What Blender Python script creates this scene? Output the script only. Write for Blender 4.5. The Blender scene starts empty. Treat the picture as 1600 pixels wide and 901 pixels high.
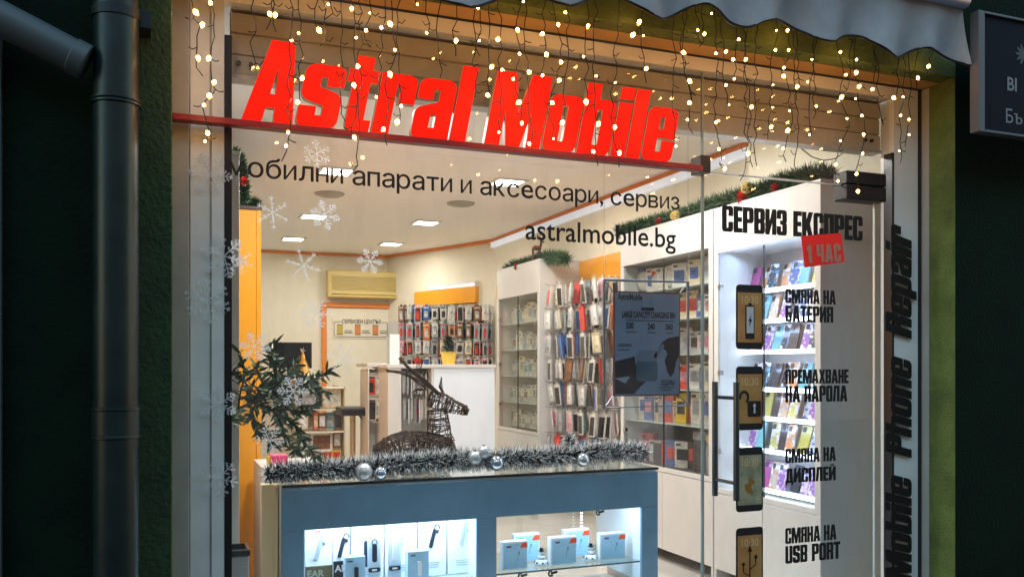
import bpy, math, random
from math import sin, cos, tan, radians, pi, atan2, sqrt
from mathutils import Vector, Matrix
random.seed(7)
S = bpy.context.scene
COL = S.collection
# ---------------------------------------------------------------- camera
F, CX, HY, YAW = 1376.0, 800.0, 572.0, radians(21.8)
EYE = Vector((0, -3.3, 1.42))
cd = bpy.data.cameras.new('camera'); cam = bpy.data.objects.new('camera', cd); COL.objects.link(cam)
cd.sensor_width = 36; cd.lens = F/1600*36; cd.shift_y = (HY-450.5)/1600; cd.clip_start = .05; cd.clip_end = 400
cam.location = EYE; cam.rotation_euler = (pi/2, 0, -YAW); S.camera = cam
# ---------------------------------------------------------------- dusk sky
W = bpy.data.worlds.new('World'); S.world = W; W.use_nodes = True
nt = W.node_tree; bg = nt.nodes['Background']
sky = nt.nodes.new('ShaderNodeTexSky'); sky.sky_type = 'NISHITA'; sky.sun_disc = False
sky.sun_elevation = radians(1.0); sky.sun_rotation = radians(20); sky.ozone_density = 3.0; sky.dust_density = .3
hs = nt.nodes.new('ShaderNodeMixRGB'); hs.blend_type = 'MULTIPLY'; hs.inputs[0].default_value = 1; hs.inputs[2].default_value = (1.35, 1.0, .62, 1)
nt.links.new(sky.outputs[0], hs.inputs[1]); nt.links.new(hs.outputs[0], bg.inputs[0]); bg.inputs[1].default_value = 3.3
S.view_settings.view_transform = 'Standard'; S.view_settings.look = 'None'; S.view_settings.exposure = .5; S.view_settings.gamma = 1
S.render.engine = 'CYCLES'
cy = S.cycles
cy.use_denoising = True; cy.max_bounces = 10; cy.transparent_max_bounces = 24; cy.diffuse_bounces = 5; cy.glossy_bounces = 4
cy.caustics_reflective = False; cy.caustics_refractive = False; cy.sample_clamp_indirect = 6; cy.use_light_tree = True

LAMP_K = 1.5
# ---------------------------------------------------------------- pixel ray -> point on a real plane
FW = Vector((sin(YAW), cos(YAW), 0)); RT = Vector((cos(YAW), -sin(YAW), 0)); UP = Vector((0, 0, 1))
def ray(x, y): return FW + RT*((x-CX)/F) + UP*((HY-y)/F)
def at(x, y, Y=None, X=None, Z=None, P=None, N=None):
    d = ray(x, y)
    if Y is not None: t = (Y-EYE.y)/d.y
    elif X is not None: t = (X-EYE.x)/d.x
    elif Z is not None: t = (Z-EYE.z)/d.z
    else: t = (P-EYE).dot(N)/d.dot(N)
    return EYE + d*t
# ---------------------------------------------------------------- materials
MC = {}
def M(name, col=(.5, .5, .5), rough=.5, metal=0, emit=0, ecol=None, bump=0, bscale=60, var=0, vscale=8, coat=0, trans=0, alpha=1, spec=.5):
    if name in MC: return MC[name]
    m = bpy.data.materials.new(name); m.use_nodes = True; t = m.node_tree; b = t.nodes['Principled BSDF']
    b.inputs['Base Color'].default_value = (*col, 1); b.inputs['Roughness'].default_value = rough
    b.inputs['Metallic'].default_value = metal; b.inputs['Coat Weight'].default_value = coat
    b.inputs['Specular IOR Level'].default_value = spec
    if alpha < 1: b.inputs['Alpha'].default_value = alpha
    if emit:
        b.inputs['Emission Color'].default_value = (*(ecol or col), 1); b.inputs['Emission Strength'].default_value = emit
    if bump or var:
        tc = t.nodes.new('ShaderNodeTexCoord')
    if bump:
        n = t.nodes.new('ShaderNodeTexNoise'); n.inputs['Scale'].default_value = bscale; n.inputs['Detail'].default_value = 6
        bp = t.nodes.new('ShaderNodeBump'); bp.inputs['Strength'].default_value = bump; bp.inputs['Distance'].default_value = .01
        t.links.new(tc.outputs['Object'], n.inputs['Vector']); t.links.new(n.outputs[0], bp.inputs['Height']); t.links.new(bp.outputs[0], b.inputs['Normal'])
    if var:
        n = t.nodes.new('ShaderNodeTexNoise'); n.inputs['Scale'].default_value = vscale; n.inputs['Detail'].default_value = 8; n.inputs['Roughness'].default_value = .65
        r = t.nodes.new('ShaderNodeValToRGB'); r.color_ramp.elements[0].position = .3; r.color_ramp.elements[1].position = .7
        r.color_ramp.elements[0].color = (*[c*(1-var) for c in col], 1); r.color_ramp.elements[1].color = (*[min(1, c*(1+var)) for c in col], 1)
        t.links.new(tc.outputs['Object'], n.inputs['Vector']); t.links.new(n.outputs[0], r.inputs[0]); t.links.new(r.outputs[0], b.inputs['Base Color'])
        rr = t.nodes.new('ShaderNodeMapRange'); rr.inputs[3].default_value = max(0, rough-.12); rr.inputs[4].default_value = min(1, rough+.12)
        t.links.new(n.outputs[0], rr.inputs[0]); t.links.new(rr.outputs[0], b.inputs['Roughness'])
    MC[name] = m; return m
def glass(name, tint=(1, 1, 1), refl=1.0, ior=1.45):
    if name in MC: return MC[name]
    m = bpy.data.materials.new(name); m.use_nodes = True; t = m.node_tree; t.nodes.remove(t.nodes['Principled BSDF'])
    tr = t.nodes.new('ShaderNodeBsdfTransparent'); tr.inputs[0].default_value = (*tint, 1)
    gl = t.nodes.new('ShaderNodeBsdfGlossy'); gl.inputs['Roughness'].default_value = .004; gl.inputs[0].default_value = (refl, refl, refl, 1)
    fr = t.nodes.new('ShaderNodeFresnel'); fr.inputs[0].default_value = ior; mx = t.nodes.new('ShaderNodeMixShader')
    ge = t.nodes.new('ShaderNodeNewGeometry'); mr = t.nodes.new('ShaderNodeMapRange'); mr.inputs[3].default_value = ior; mr.inputs[4].default_value = 1/ior
    t.links.new(ge.outputs['Backfacing'], mr.inputs[0]); t.links.new(mr.outputs[0], fr.inputs[0])
    t.links.new(fr.outputs[0], mx.inputs[0]); t.links.new(tr.outputs[0], mx.inputs[1]); t.links.new(gl.outputs[0], mx.inputs[2])
    t.links.new(mx.outputs[0], t.nodes['Material Output'].inputs[0]); MC[name] = m; return m
def dusty(m, amount):
    t = m.node_tree; out = t.nodes['Material Output']; src = out.inputs[0].links[0].from_socket
    tc = t.nodes.new('ShaderNodeTexCoord'); mp = t.nodes.new('ShaderNodeMapping'); mp.inputs['Scale'].default_value = (3, 3, .9); n = t.nodes.new('ShaderNodeTexNoise'); n.inputs['Scale'].default_value = 2.4; n.inputs['Detail'].default_value = 9; n.inputs['Roughness'].default_value = .7
    r = t.nodes.new('ShaderNodeMapRange'); r.inputs[1].default_value = .45; r.inputs[2].default_value = .8; r.inputs[4].default_value = amount
    d = t.nodes.new('ShaderNodeBsdfDiffuse'); d.inputs[0].default_value = (.7, .7, .7, 1); mx = t.nodes.new('ShaderNodeMixShader')
    t.links.new(tc.outputs['Object'], mp.inputs[0]); t.links.new(mp.outputs[0], n.inputs['Vector']); t.links.new(n.outputs[0], r.inputs[0]); t.links.new(r.outputs[0], mx.inputs[0])
    t.links.new(src, mx.inputs[1]); t.links.new(d.outputs[0], mx.inputs[2]); t.links.new(mx.outputs[0], out.inputs[0])
def hexc(r, g, b):   # display rgb (0-255) -> linear
    f = lambda c: (c/255/12.92) if c <= 10 else ((c/255+.055)/1.055)**2.4
    return (f(r), f(g), f(b))

WHITE = M('white laminate', (.64, .62, .59), .35, var=.03, vscale=3)
WHITE2 = M('white painted metal', (.74, .73, .7), .4)
CREAM = M('cream wall paint', (.76, .70, .55), .8, bump=.08, bscale=90, var=.03)
CEILM = M('ceiling paint', (.88, .84, .78), .85, var=.02, vscale=2)
YEL = M('yellow laminate', (.80, .34, .02), .35)
ORA = M('orange trim', (.75, .22, .02), .4)
BLACK = M('black plastic', (.012, .012, .014), .35)
BLKM = M('matt black', (.008, .008, .009), .7)
VINYL = M('black vinyl', (.006, .004, .004), .6)
DARKW = M('black cable', (.006, .008, .006), .5)
GREY = M('grey metal', (.35, .37, .4), .35, .8)
STEEL = M('brushed steel', (.55, .56, .58), .25, 1)
BRONZE = M('dark bronze metal', (.06, .05, .04), .4, .7)
PANE = glass('window glass', (.985, .99, .985), .9)
dusty(PANE, .05)
PANE2 = glass('cabinet glass', (.97, .985, .98), .8)

# ---------------------------------------------------------------- mesh builder
class MB:
    def __init__(s): s.v = []; s.f = []; s.m = []
    def add(s, vs, fs, m=0, mat=None):
        o = len(s.v); s.v += [(mat @ Vector(v)) if mat else Vector(v) for v in vs]
        s.f += [tuple(i+o for i in f) for f in fs]; s.m += [m]*len(fs); return s
    def box(s, x0, x1, y0, y1, z0, z1, m=0):
        return s.add([(x, y, z) for x in (x0, x1) for y in (y0, y1) for z in (z0, z1)],
                     [(0, 1, 3, 2), (4, 6, 7, 5), (0, 4, 5, 1), (2, 3, 7, 6), (0, 2, 6, 4), (1, 5, 7, 3)], m)
    def obox(s, fr, x0, x1, y0, y1, z0, z1, m=0):
        return s.add([(x, y, z) for x in (x0, x1) for y in (y0, y1) for z in (z0, z1)],
                     [(0, 1, 3, 2), (4, 6, 7, 5), (0, 4, 5, 1), (2, 3, 7, 6), (0, 2, 6, 4), (1, 5, 7, 3)], m, fr)
    def tube(s, pts, r, n=6, m=0, cap=True):
        pts = [Vector(p) for p in pts]; rr = r if isinstance(r, (list, tuple)) else [r]*len(pts)
        vs = []; fs = []; up = None
        for i, p in enumerate(pts):
            d = (pts[min(i+1, len(pts)-1)]-pts[max(i-1, 0)])
            d = d.normalized() if d.length > 1e-9 else Vector((0, 0, 1))
            if up is None: up = Vector((0, 0, 1)) if abs(d.z) < .9 else Vector((1, 0, 0))
            a = d.cross(up); a = a.normalized() if a.length > 1e-6 else Vector((1, 0, 0)); b = a.cross(d).normalized(); up = b
            vs += [p+(a*cos(2*pi*k/n)+b*sin(2*pi*k/n))*rr[i] for k in range(n)]
        for i in range(len(pts)-1):
            for k in range(n): fs.append((i*n+k, i*n+(k+1) % n, (i+1)*n+(k+1) % n, (i+1)*n+k))
        if cap: fs.append(tuple(range(n))[::-1]); fs.append(tuple(range((len(pts)-1)*n, len(pts)*n)))
        return s.add(vs, fs, m)
    def sphere(s, c, r, n=14, k=8, m=0, sc=(1, 1, 1)):
        vs = []; fs = []; c = Vector(c)
        for j in range(k+1):
            t = pi*j/k
            for i in range(n): vs.append(c+Vector((r*sc[0]*sin(t)*cos(2*pi*i/n), r*sc[1]*sin(t)*sin(2*pi*i/n), r*sc[2]*cos(t))))
        for j in range(k):
            for i in range(n): fs.append((j*n+i, (j+1)*n+i, (j+1)*n+(i+1) % n, j*n+(i+1) % n))
        return s.add(vs, fs, m)
    def lathe(s, prof, c=(0, 0, 0), n=24, m=0):
        vs = []; fs = []; c = Vector(c)
        for r, z in prof: vs += [c+Vector((r*cos(2*pi*i/n), r*sin(2*pi*i/n), z)) for i in range(n)]
        for j in range(len(prof)-1):
            for i in range(n): fs.append((j*n+i, j*n+(i+1) % n, (j+1)*n+(i+1) % n, (j+1)*n+i))
        return s.add(vs, fs, m)
    def prism(s, poly, z0, z1, m=0, mat=None):
        n = len(poly); vs = [(x, y, z0) for x, y in poly]+[(x, y, z1) for x, y in poly]
        fs = [tuple(range(n))[::-1], tuple(range(n, 2*n))]+[(i, (i+1) % n, n+(i+1) % n, n+i) for i in range(n)]
        return s.add(vs, fs, m, mat)

def wloc(o):
    v = Vector((0, 0, 0))
    while o is not None: v += o.location; o = o.parent
    return v
def tag(o, label=None, cat=None, group=None, kind=None):
    if label: o['label'] = label
    if cat: o['category'] = cat
    if group: o['group'] = group
    if kind: o['kind'] = kind
    return o
def build(mb, name, mats, parent=None, smooth=False, bevel=0, local=False, **kw):
    me = bpy.data.meshes.new(name)
    if not isinstance(mats, (list, tuple)): mats = [mats]
    if parent is not None: off = Vector((0, 0, 0)) if local else wloc(parent)
    elif local or not mb.v: off = Vector((0, 0, 0))
    else:
        xs = [v[0] for v in mb.v]; ys = [v[1] for v in mb.v]; zs = [v[2] for v in mb.v]
        off = Vector(((min(xs)+max(xs))/2, (min(ys)+max(ys))/2, min(zs)))
    me.from_pydata([Vector(v)-off for v in mb.v], [], mb.f)
    for m in mats: me.materials.append(m)
    me.polygons.foreach_set('material_index', mb.m)
    if smooth: me.polygons.foreach_set('use_smooth', [True]*len(mb.f))
    me.update(); o = bpy.data.objects.new(name, me); COL.objects.link(o)
    if parent is not None: o.parent = parent
    elif not local: o.location = off
    if bevel:
        b = o.modifiers.new('bevel', 'BEVEL'); b.width = bevel; b.segments = 2; b.limit_method = 'ANGLE'; b.angle_limit = radians(40)
    return tag(o, **kw)
def thing(name, loc, label, cat, group=None, kind=None):
    o = bpy.data.objects.new(name, None); COL.objects.link(o); o.location = loc; o.empty_display_size = .05
    return tag(o, label, cat, group, kind)
def dup(o, loc=None, rot=None, **kw):
    c = o.copy(); COL.objects.link(c)
    if loc is not None: c.location = loc
    if rot is not None: c.rotation_euler = rot
    for k in ('label', 'category', 'group'):
        if k in kw: c[k] = kw[k]
    for ch in list(o.children):
        d = ch.copy(); COL.objects.link(d); d.parent = c
        for g in list(ch.children):
            e = g.copy(); COL.objects.link(e); e.parent = d
    return c
def frame(o, u, v, n):
    m = Matrix.Identity(4)
    for i, a in enumerate((u, v, n)): m[0][i], m[1][i], m[2][i] = a
    m[0][3], m[1][3], m[2][3] = o
    return m
X_, Y_, Z_ = Vector((1, 0, 0)), Vector((0, 1, 0)), Vector((0, 0, 1))
def ffront(o): return frame(o, X_, Z_, -Y_)      # a plane that faces the street
def arealamp(name, parent, loc, sx, sy, e, col, rot=(0, 0, 0), spread=pi):
    l = bpy.data.lights.new(name, 'AREA'); l.shape = 'RECTANGLE'; l.size = sx; l.size_y = sy; l.energy = e*LAMP_K; l.color = col; l.spread = spread
    o = bpy.data.objects.new(name, l); COL.objects.link(o); o.rotation_euler = rot
    if parent: o.parent = parent; o.location = Vector(loc)-wloc(parent)
    else: o.location = loc
    return o

# ---------------------------------------------------------------- lettering
def curve_mesh(cu):
    o = bpy.data.objects.new('tmp', cu); COL.objects.link(o); bpy.context.view_layer.update()
    me = bpy.data.meshes.new_from_object(o.evaluated_get(bpy.context.evaluated_depsgraph_get()))
    r = ([tuple(v.co) for v in me.vertices], [tuple(p.vertices) for p in me.polygons])
    bpy.data.objects.remove(o); bpy.data.meshes.remove(me); bpy.data.curves.remove(cu); return r
TC = {}
def font_mesh(body, bold=0, ext=0):
    k = (body, bold, ext)
    if k not in TC:
        c = bpy.data.curves.new('t', 'FONT'); c.body = body; c.offset = bold; c.extrude = ext; c.resolution_u = 4; TC[k] = curve_mesh(c)
    return TC[k]
def sc_(pts, sx, sy): return [[p[0]*sx, p[1]*sy]+list(p[2:]) for p in pts]
def line_mesh(body, bold=.007):
    vs = []; fs = []; x = 0
    CU = {'м': [(0, 0), (.08, 0), (.105, .40), (.255, 0), (.325, 0), (.475, .40), (.5, 0), (.58, 0), (.54, .54), (.44, .54), (.29, .14), (.14, .54), (.04, .54)],
          'и': [(0, 0), (.08, 0), (.34, .41), (.34, 0), (.43, 0), (.43, .54), (.35, .54), (.09, .13), (.09, .54), (0, .54)],
          'н': [(0, 0), (.09, 0), (.09, .235), (.34, .235), (.34, 0), (.43, 0), (.43, .54), (.34, .54), (.34, .315), (.09, .315), (.09, .54), (0, .54)]}
    for ch in body:
        if ch == ' ': x += .25; continue
        if ch.lower() in CU:
            k = 1 if ch in CU else 1.32; P = CU[ch.lower()]; v = [(p[0]*k, p[1]*k, 0) for p in P]; f = [tuple(range(len(P)))]
        elif ch == 'е': v, f = font_mesh('e', bold); v = [(p[0]*1.17, p[1]*1.17, 0) for p in v]
        elif ch == 'ъ':
            v, f = font_mesh('b', bold); v = [(p[0]*1.15, p[1]*.78, 0) for p in v]; n0 = len(v); a = min(p[0] for p in v); v += [(a-.13, .47, 0), (a-.002, .47, 0), (a-.002, .54, 0), (a-.13, .54, 0)]; f = list(f)+[(n0, n0+1, n0+2, n0+3)]
        else: v, f = font_mesh(ch, bold)
        a = min(p[0] for p in v); b = max(p[0] for p in v); o = len(vs)
        vs += [(x+p[0]-a, p[1], 0) for p in v]; fs += [tuple(i+o for i in q) for q in f]
        x += (b-a)+.075
    return vs, fs
R_ = .13
_s = [(0, 0, R_), (.48, 0, R_), (.48, .42, .1), (.19, .5), (.19, .64), (.29, .64), (.29, .53), (.48, .53), (.48, .78, R_), (0, .78, R_), (0, .36, .1), (.29, .28), (.29, .14), (.19, .14), (.19, .25), (0, .25)]
def rc(x0, y0, x1, y1, r=0): return [(x0, y0, r), (x1, y0, r), (x1, y1, r), (x0, y1, r)]
_oh = rc(.19, .13, .29, .65, .03)
_R = [[(0, 0), (.2, 0), (.2, .42), (.3, .42), (.3, 0), (.5, 0), (.5, .42), (.45, .5), (.5, .58), (.5, 1, R_), (0, 1)], rc(.2, .56, .3, .86)]
_I = [[(0, 0), (.18, 0), (.33, .55), (.33, 0), (.52, 0), (.52, 1), (.34, 1), (.19, .45), (.19, 1), (0, 1)]]
_A = [[(0, 0), (.16, 1), (.42, 1), (.58, 0), (.37, 0), (.35, .19), (.23, .19), (.21, 0)], [(.245, .34), (.335, .34), (.29, .78)]]
_M = [[(0, 0), (.19, 0), (.19, .6), (.3, 0), (.48, 0), (.59, .6), (.59, 0), (.78, 0), (.78, 1), (.51, 1), (.39, .42), (.27, 1), (0, 1)]]
_P = [[(0, 0), (.2, 0), (.2, .4), (.5, .4, R_), (.5, 1, R_), (0, 1)], rc(.2, .54, .3, .86)]
_E = [[(0, 0), (.4, 0), (.4, .16), (.2, .16), (.2, .42), (.38, .42), (.38, .58), (.2, .58), (.2, .84), (.4, .84), (.4, 1), (0, 1)]]
_B = [[(0, 0), (.5, 0, R_), (.5, .44, .06), (.45, .5), (.5, .56, .06), (.5, 1, R_), (0, 1)], rc(.2, .14, .3, .42), rc(.2, .58, .3, .86)]
_C = [[(0, 0, R_), (.5, 0, R_), (.5, .38), (.3, .38), (.3, .14), (.2, .14), (.2, .86), (.3, .86), (.3, .62), (.5, .62), (.5, 1, R_), (0, 1, R_)]]
_T = [[(.14, 0), (.34, 0), (.34, .84), (.48, .84), (.48, 1), (0, 1), (0, .84), (.14, .84)]]
_O = [rc(0, 0, .5, 1, R_), rc(.2, .14, .3, .86, .03)]
_H = [[(0, 0), (.2, 0), (.2, .42), (.3, .42), (.3, 0), (.5, 0), (.5, 1), (.3, 1), (.3, .58), (.2, .58), (.2, 1), (0, 1)]]
G = {
 'a': [[(0, 0, .1), (.48, 0), (.48, .78, R_), (0, .78, R_), (0, .52), (.19, .52), (.19, .65), (.29, .65), (.29, .48), (0, .38, .08)], [(.19, .13), (.29, .13), (.29, .34), (.19, .3)]],
 's': [_s], 't': [[(.07, 0, .12), (.36, 0), (.36, .14), (.27, .14), (.27, .63), (.37, .63), (.37, .78), (.27, .78), (.27, .95), (.07, .95), (.07, .78), (0, .78), (0, .63), (.07, .63)]],
 'r': [[(0, 0), (.2, 0), (.2, .64), (.27, .64), (.27, .42), (.46, .42), (.46, .78, R_), (0, .78)]], 'l': [rc(0, 0, .2, 1)],
 'i': [rc(0, 0, .2, .78), rc(0, .84, .2, 1)], 'o': [rc(0, 0, .48, .78, R_), _oh], 'b': [[(0, 0), (.48, 0, R_), (.48, .78, R_), (.2, .78), (.2, 1), (0, 1)], _oh],
 'e': [[(0, 0, R_), (.48, 0, R_), (.48, .3), (.29, .3), (.29, .13), (.19, .13), (.19, .35), (.48, .35), (.48, .78, R_), (0, .78, R_)], rc(.19, .46, .29, .65)],
 'h': [[(0, 0), (.19, 0), (.19, .64), (.29, .64), (.29, 0), (.48, 0), (.48, .78, R_), (.2, .78), (.2, 1), (0, 1)]],
 'n': [[(0, 0), (.19, 0), (.19, .64), (.29, .64), (.29, 0), (.48, 0), (.48, .78, R_), (0, .78)]],
 'p': [[(0, -.2), (.2, -.2), (.2, 0), (.48, 0, R_), (.48, .78, R_), (0, .78)], _oh], 'P': _P, 'Р': _P, 'R': _R, 'A': _A, 'А': _A, 'M': _M, 'М': _M, 'B': _B, 'В': _B,
 'Я': [[(.5-p[0], p[1])+tuple(p[2:]) for p in l][::-1] for l in _R], 'С': _C, 'Е': _E, 'И': _I, 'Й': _I+[rc(.14, 1.06, .38, 1.16)], 'О': _O, 'O': _O, 'T': _T, 'Т': _T, 'Н': _H,
 'З': [[(0, 0, R_), (.48, 0, R_), (.48, .44), (.43, .5), (.48, .56), (.48, 1, R_), (0, 1, R_), (0, .66), (.19, .66), (.19, .86), (.28, .86), (.28, .57), (.16, .57), (.16, .43), (.28, .43), (.28, .14), (.19, .14), (.19, .34), (0, .34)]],
 'К': [[(0, 0), (.2, 0), (.2, .38), (.33, 0), (.54, 0), (.38, .52), (.53, 1), (.33, 1), (.2, .64), (.2, 1), (0, 1)]],
 'П': [[(0, 0), (.2, 0), (.2, .85), (.3, .85), (.3, 0), (.5, 0), (.5, 1), (0, 1)]],
 'Б': [[(0, 0), (.5, 0, R_), (.5, .6, R_), (.2, .6), (.2, .85), (.46, .85), (.46, 1), (0, 1)], rc(.2, .14, .3, .46)],
 'Х': [[(0, 0), (.2, 0), (.28, .3), (.36, 0), (.56, 0), (.4, .5), (.55, 1), (.35, 1), (.28, .72), (.21, 1), (.01, 1), (.16, .5)]],
 'Л': [[(0, 0), (.18, 0), (.24, .84), (.32, .84), (.32, 0), (.52, 0), (.52, 1), (.08, 1)]],
 'Д': [[(0, -.14), (.14, -.14), (.14, 0), (.44, 0), (.44, -.14), (.58, -.14), (.58, .15), (.52, .15), (.52, 1), (.12, 1), (.06, .15), (0, .15)], [(.22, .15), (.32, .15), (.32, .84), (.27, .84)]],
 'U': [[(0, 0, R_), (.5, 0, R_), (.5, 1), (.3, 1), (.3, .14), (.2, .14), (.2, 1), (0, 1)]], 'S': [sc_(_s, 1.04, 1/.78)],
 'Ч': [[(.3, 0), (.5, 0), (.5, 1), (.3, 1), (.3, .5), (.2, .5), (.2, 1), (0, 1), (0, .36, .1), (.3, .36)]],
 '1': [[(.1, 0), (.32, 0), (.32, 1), (.18, 1), (0, .86), (0, .7), (.1, .74)]],
}
def rounded(loop):
    out = []; n = len(loop)
    for i, p in enumerate(loop):
        r = p[2] if len(p) > 2 else 0; P = Vector(p[:2])
        if not r: out.append(tuple(P)); continue
        A = Vector(loop[i-1][:2])-P; B = Vector(loop[(i+1) % n][:2])-P; r = min(r, A.length*.48, B.length*.48)
        a = P+A.normalized()*r; b = P+B.normalized()*r
        for k in range(6):
            t = k/5; out.append(tuple(a*(1-t)**2+P*2*t*(1-t)+b*t*t))
    return out
def gwidth(ch): return max(p[0] for l in G[ch] for p in l)
def glyph_mesh(body, ext=0, shear=0, gap=.05, space=.3, bev=0, off=.014):
    k = (body, ext, shear, gap, 'g', bev)
    if k in TC: return TC[k]
    c = bpy.data.curves.new('g', 'CURVE'); c.dimensions = '2D'; c.fill_mode = 'BOTH'; c.extrude = ext; c.bevel_depth = bev; c.bevel_resolution = 0; c.offset = off; x = 0
    for ch in body:
        if ch == ' ': x += space; continue
        for l in G[ch]:
            pts = rounded(l); s = c.splines.new('POLY'); s.points.add(len(pts)-1); s.use_cyclic_u = True
            for q, (px, py) in zip(s.points, pts): q.co = (x+px+py*shear, py, 0, 1)
        x += gwidth(ch)+gap
    TC[k] = curve_mesh(c); return TC[k]
def fit(mesh, x0, x1, base, height, capunits=1.0):
    """scale a lettering mesh to run from x0 to x1 with its cap height"""
    vs, fs = mesh; a = min(v[0] for v in vs); b = max(v[0] for v in vs); k = (x1-x0)/(b-a)
    return [((v[0]-a)*k+x0, v[1]*height/capunits+base, v[2]) for v in vs], fs
def decal_px(mb, mesh, xa, xb, ybase, ytop, cap=1.0, Y=-.003, m=0):
    p0 = at(xa, ybase, Y=Y); p1 = at(xb, ybase, Y=Y); t = at(xa, ytop, Y=Y)
    vs, fs = fit(mesh, 0, p1.x-p0.x, 0, t.z-p0.z, cap)
    mb.add(vs, fs, m, ffront((p0.x, Y, p0.z)))

# ================================================================ SETTING
FL = .12; CZ = 2.86; WX = 3.52; BY = 7.96
D1 = Vector((2.75, BY, 0)); D2 = Vector((WX, 6.05, 0))
build(MB().add([(-60, -80, 0), (60, -80, 0), (60, 60, 0), (-60, 60, 0)], [(0, 1, 2, 3)]), 'ground', M('asphalt', (.05, .05, .052), .85, bump=.4, bscale=120, var=.25), kind='structure', label='dark street pavement in front of the shop')
tile = M('floor tile', (.68, .65, .60), .12, var=.06, vscale=5, coat=.3)
build(MB().box(-1.2, WX+.1, -.02, BY+.1, 0.004, FL), 'shop_floor', tile, kind='structure', label='glossy cream shop floor')
build(MB().box(-1.2, WX+.1, .12, BY+.1, CZ, CZ+.1), 'ceiling', CEILM, kind='structure', label='pale cream ceiling with recessed lights')
wl = MB().box(-1.3, -1.2, .1, BY+.1, FL, CZ+.05)
wl.box(-1.2, D1.x, BY, BY+.1, FL, CZ)
wl.add([(D1.x, BY, FL), (D2.x, D2.y, FL), (D2.x, D2.y, CZ), (D1.x, BY, CZ), (D1.x+.1, BY+.1, FL), (D2.x+.1, D2.y+.1, FL), (D2.x+.1, D2.y+.1, CZ), (D1.x+.1, BY+.1, CZ)], [(0, 3, 2, 1), (4, 5, 6, 7), (0, 1, 5, 4), (3, 7, 6, 2)])
wl.box(WX, WX+.1, .1, D2.y, FL, CZ)
wl.box(3.40, WX, .13, 1.24, 2.36, CZ)
build(wl, 'interior_wall', CREAM, kind='structure', label='cream painted interior walls of the shop')
# cornice: orange line with a pale strip light channel under it, following the ceiling edge
cn = MB(); cn2 = MB()
def run(mb, a, b, w, z0, z1, m=0):
    a = Vector(a); b = Vector(b); d = (b-a).normalized(); n = Vector((-d.y, d.x, 0))
    mb.add([(*(p+n*k).xy, z) for p in (a, b) for k in (0, w) for z in (z0, z1)], [(0, 1, 3, 2), (4, 6, 7, 5), (0, 4, 5, 1), (2, 3, 7, 6), (0, 2, 6, 4), (1, 5, 7, 3)], m)
run(cn, (-1.2, BY-.03, 0), (D1.x-.02, BY-.03, 0), .028, CZ-.035, CZ-.002)
run(cn, (D1.x-.02, BY-.03, 0), (D2.x-.03, D2.y, 0), .028, CZ-.035, CZ-.002)
run(cn, (D2.x-.03, D2.y, 0), (WX-.03, 1.25, 0), .028, CZ-.04, CZ-.002)
run(cn2, (D2.x-.045, D2.y-.01, 0), (WX-.045, 1.25, 0), .043, CZ-.10, CZ-.042)
cor = thing('cornice', (1.5, BY-.05, CZ-.1), 'orange cornice line along the ceiling edge with pale strip on the long side', 'cornice')
build(cn, 'trim', ORA, cor); build(cn2, 'strip', M('cornice strip', (.8, .85, .95), .4, emit=.25, ecol=(.75, .85, 1)), cor)

# the houses across the street, seen only as reflections in the glass
ob = thing('opposite_building', (0, -16, 0), 'dark three storey house across the street behind the viewer', 'building')
build(MB().box(-30, 34, -24, -15, 0, 11), 'wall', M('opposite wall', (.10, .10, .11), .9, bump=.2), ob)
wp = build(MB().box(-.85, .85, -.06, 0, 0, 1.8), 'window', M('dark window', (.02, .03, .04), .1), ob, local=True)
for i in range(10):
    for j in range(3):
        o = wp if i+j == 0 else wp.copy()
        if i+j: COL.objects.link(o); o.parent = ob
        o.location = (-20+i*4.3, 1.0, 1.2+j*3.3)
# facade wall
gw = M('dark green plaster', (.0038, .0135, .0072), .92, bump=.6, bscale=70, var=.35, vscale=5, spec=.12)
gl_ = M('weathered lit green paint', (.135, .185, .045), .9, bump=1.0, bscale=80, var=.4, vscale=6)  # paler paint on the reveals; over the lintel it stands in for fairy light
fw = thing('facade_wall', (0, -.1, 0), 'dark green rough plastered shop front wall around the window opening', 'wall')
LX = .038; RX = 3.5; TZ = 2.79; FY = -.2
w_ = MB().box(-9, LX-.004, FY, .1, 0, 5).box(RX+.004, 10, FY, .1, 0, 5).box(LX-.004, RX+.004, FY, .1, 3.06, 5)
build(w_, 'plaster', gw, fw)
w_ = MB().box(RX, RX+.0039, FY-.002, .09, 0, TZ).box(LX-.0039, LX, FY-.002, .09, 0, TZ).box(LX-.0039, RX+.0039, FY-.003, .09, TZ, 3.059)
build(MB().box(LX-.155, LX-.0045, FY-.0045, FY-.0005, 0, 4.9), 'edge_band', M('mid green paint', (.02, .045, .014), .9, bump=.8, bscale=60, var=.4, vscale=8), fw)  # slightly lighter green strip of wall beside the opening
build(w_, 'painted_reveal', gl_, fw, label='paler weathered lit green paint round the opening, fairy light painted in over the lintel')
w_ = MB().box(LX+.001, RX-.001, -.11, -.001, TZ-.004, TZ-.0005)
build(w_, 'soffit_strip', M('ochre soffit', (.62, .36, .12), .8, bump=.3), fw)
# slim pale edge at the far side of the dark wall
p = at(4, 500, Y=FY)
build(MB().box(p.x-.5, p.x, FY-.03, FY-.001, 0, 5), 'corner_pilaster', M('grey plaster', (.05,.07,.075), .9, bump=.5), label='narrow grey pilaster edge at the outer end of the dark green wall', cat='pilaster')

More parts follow.
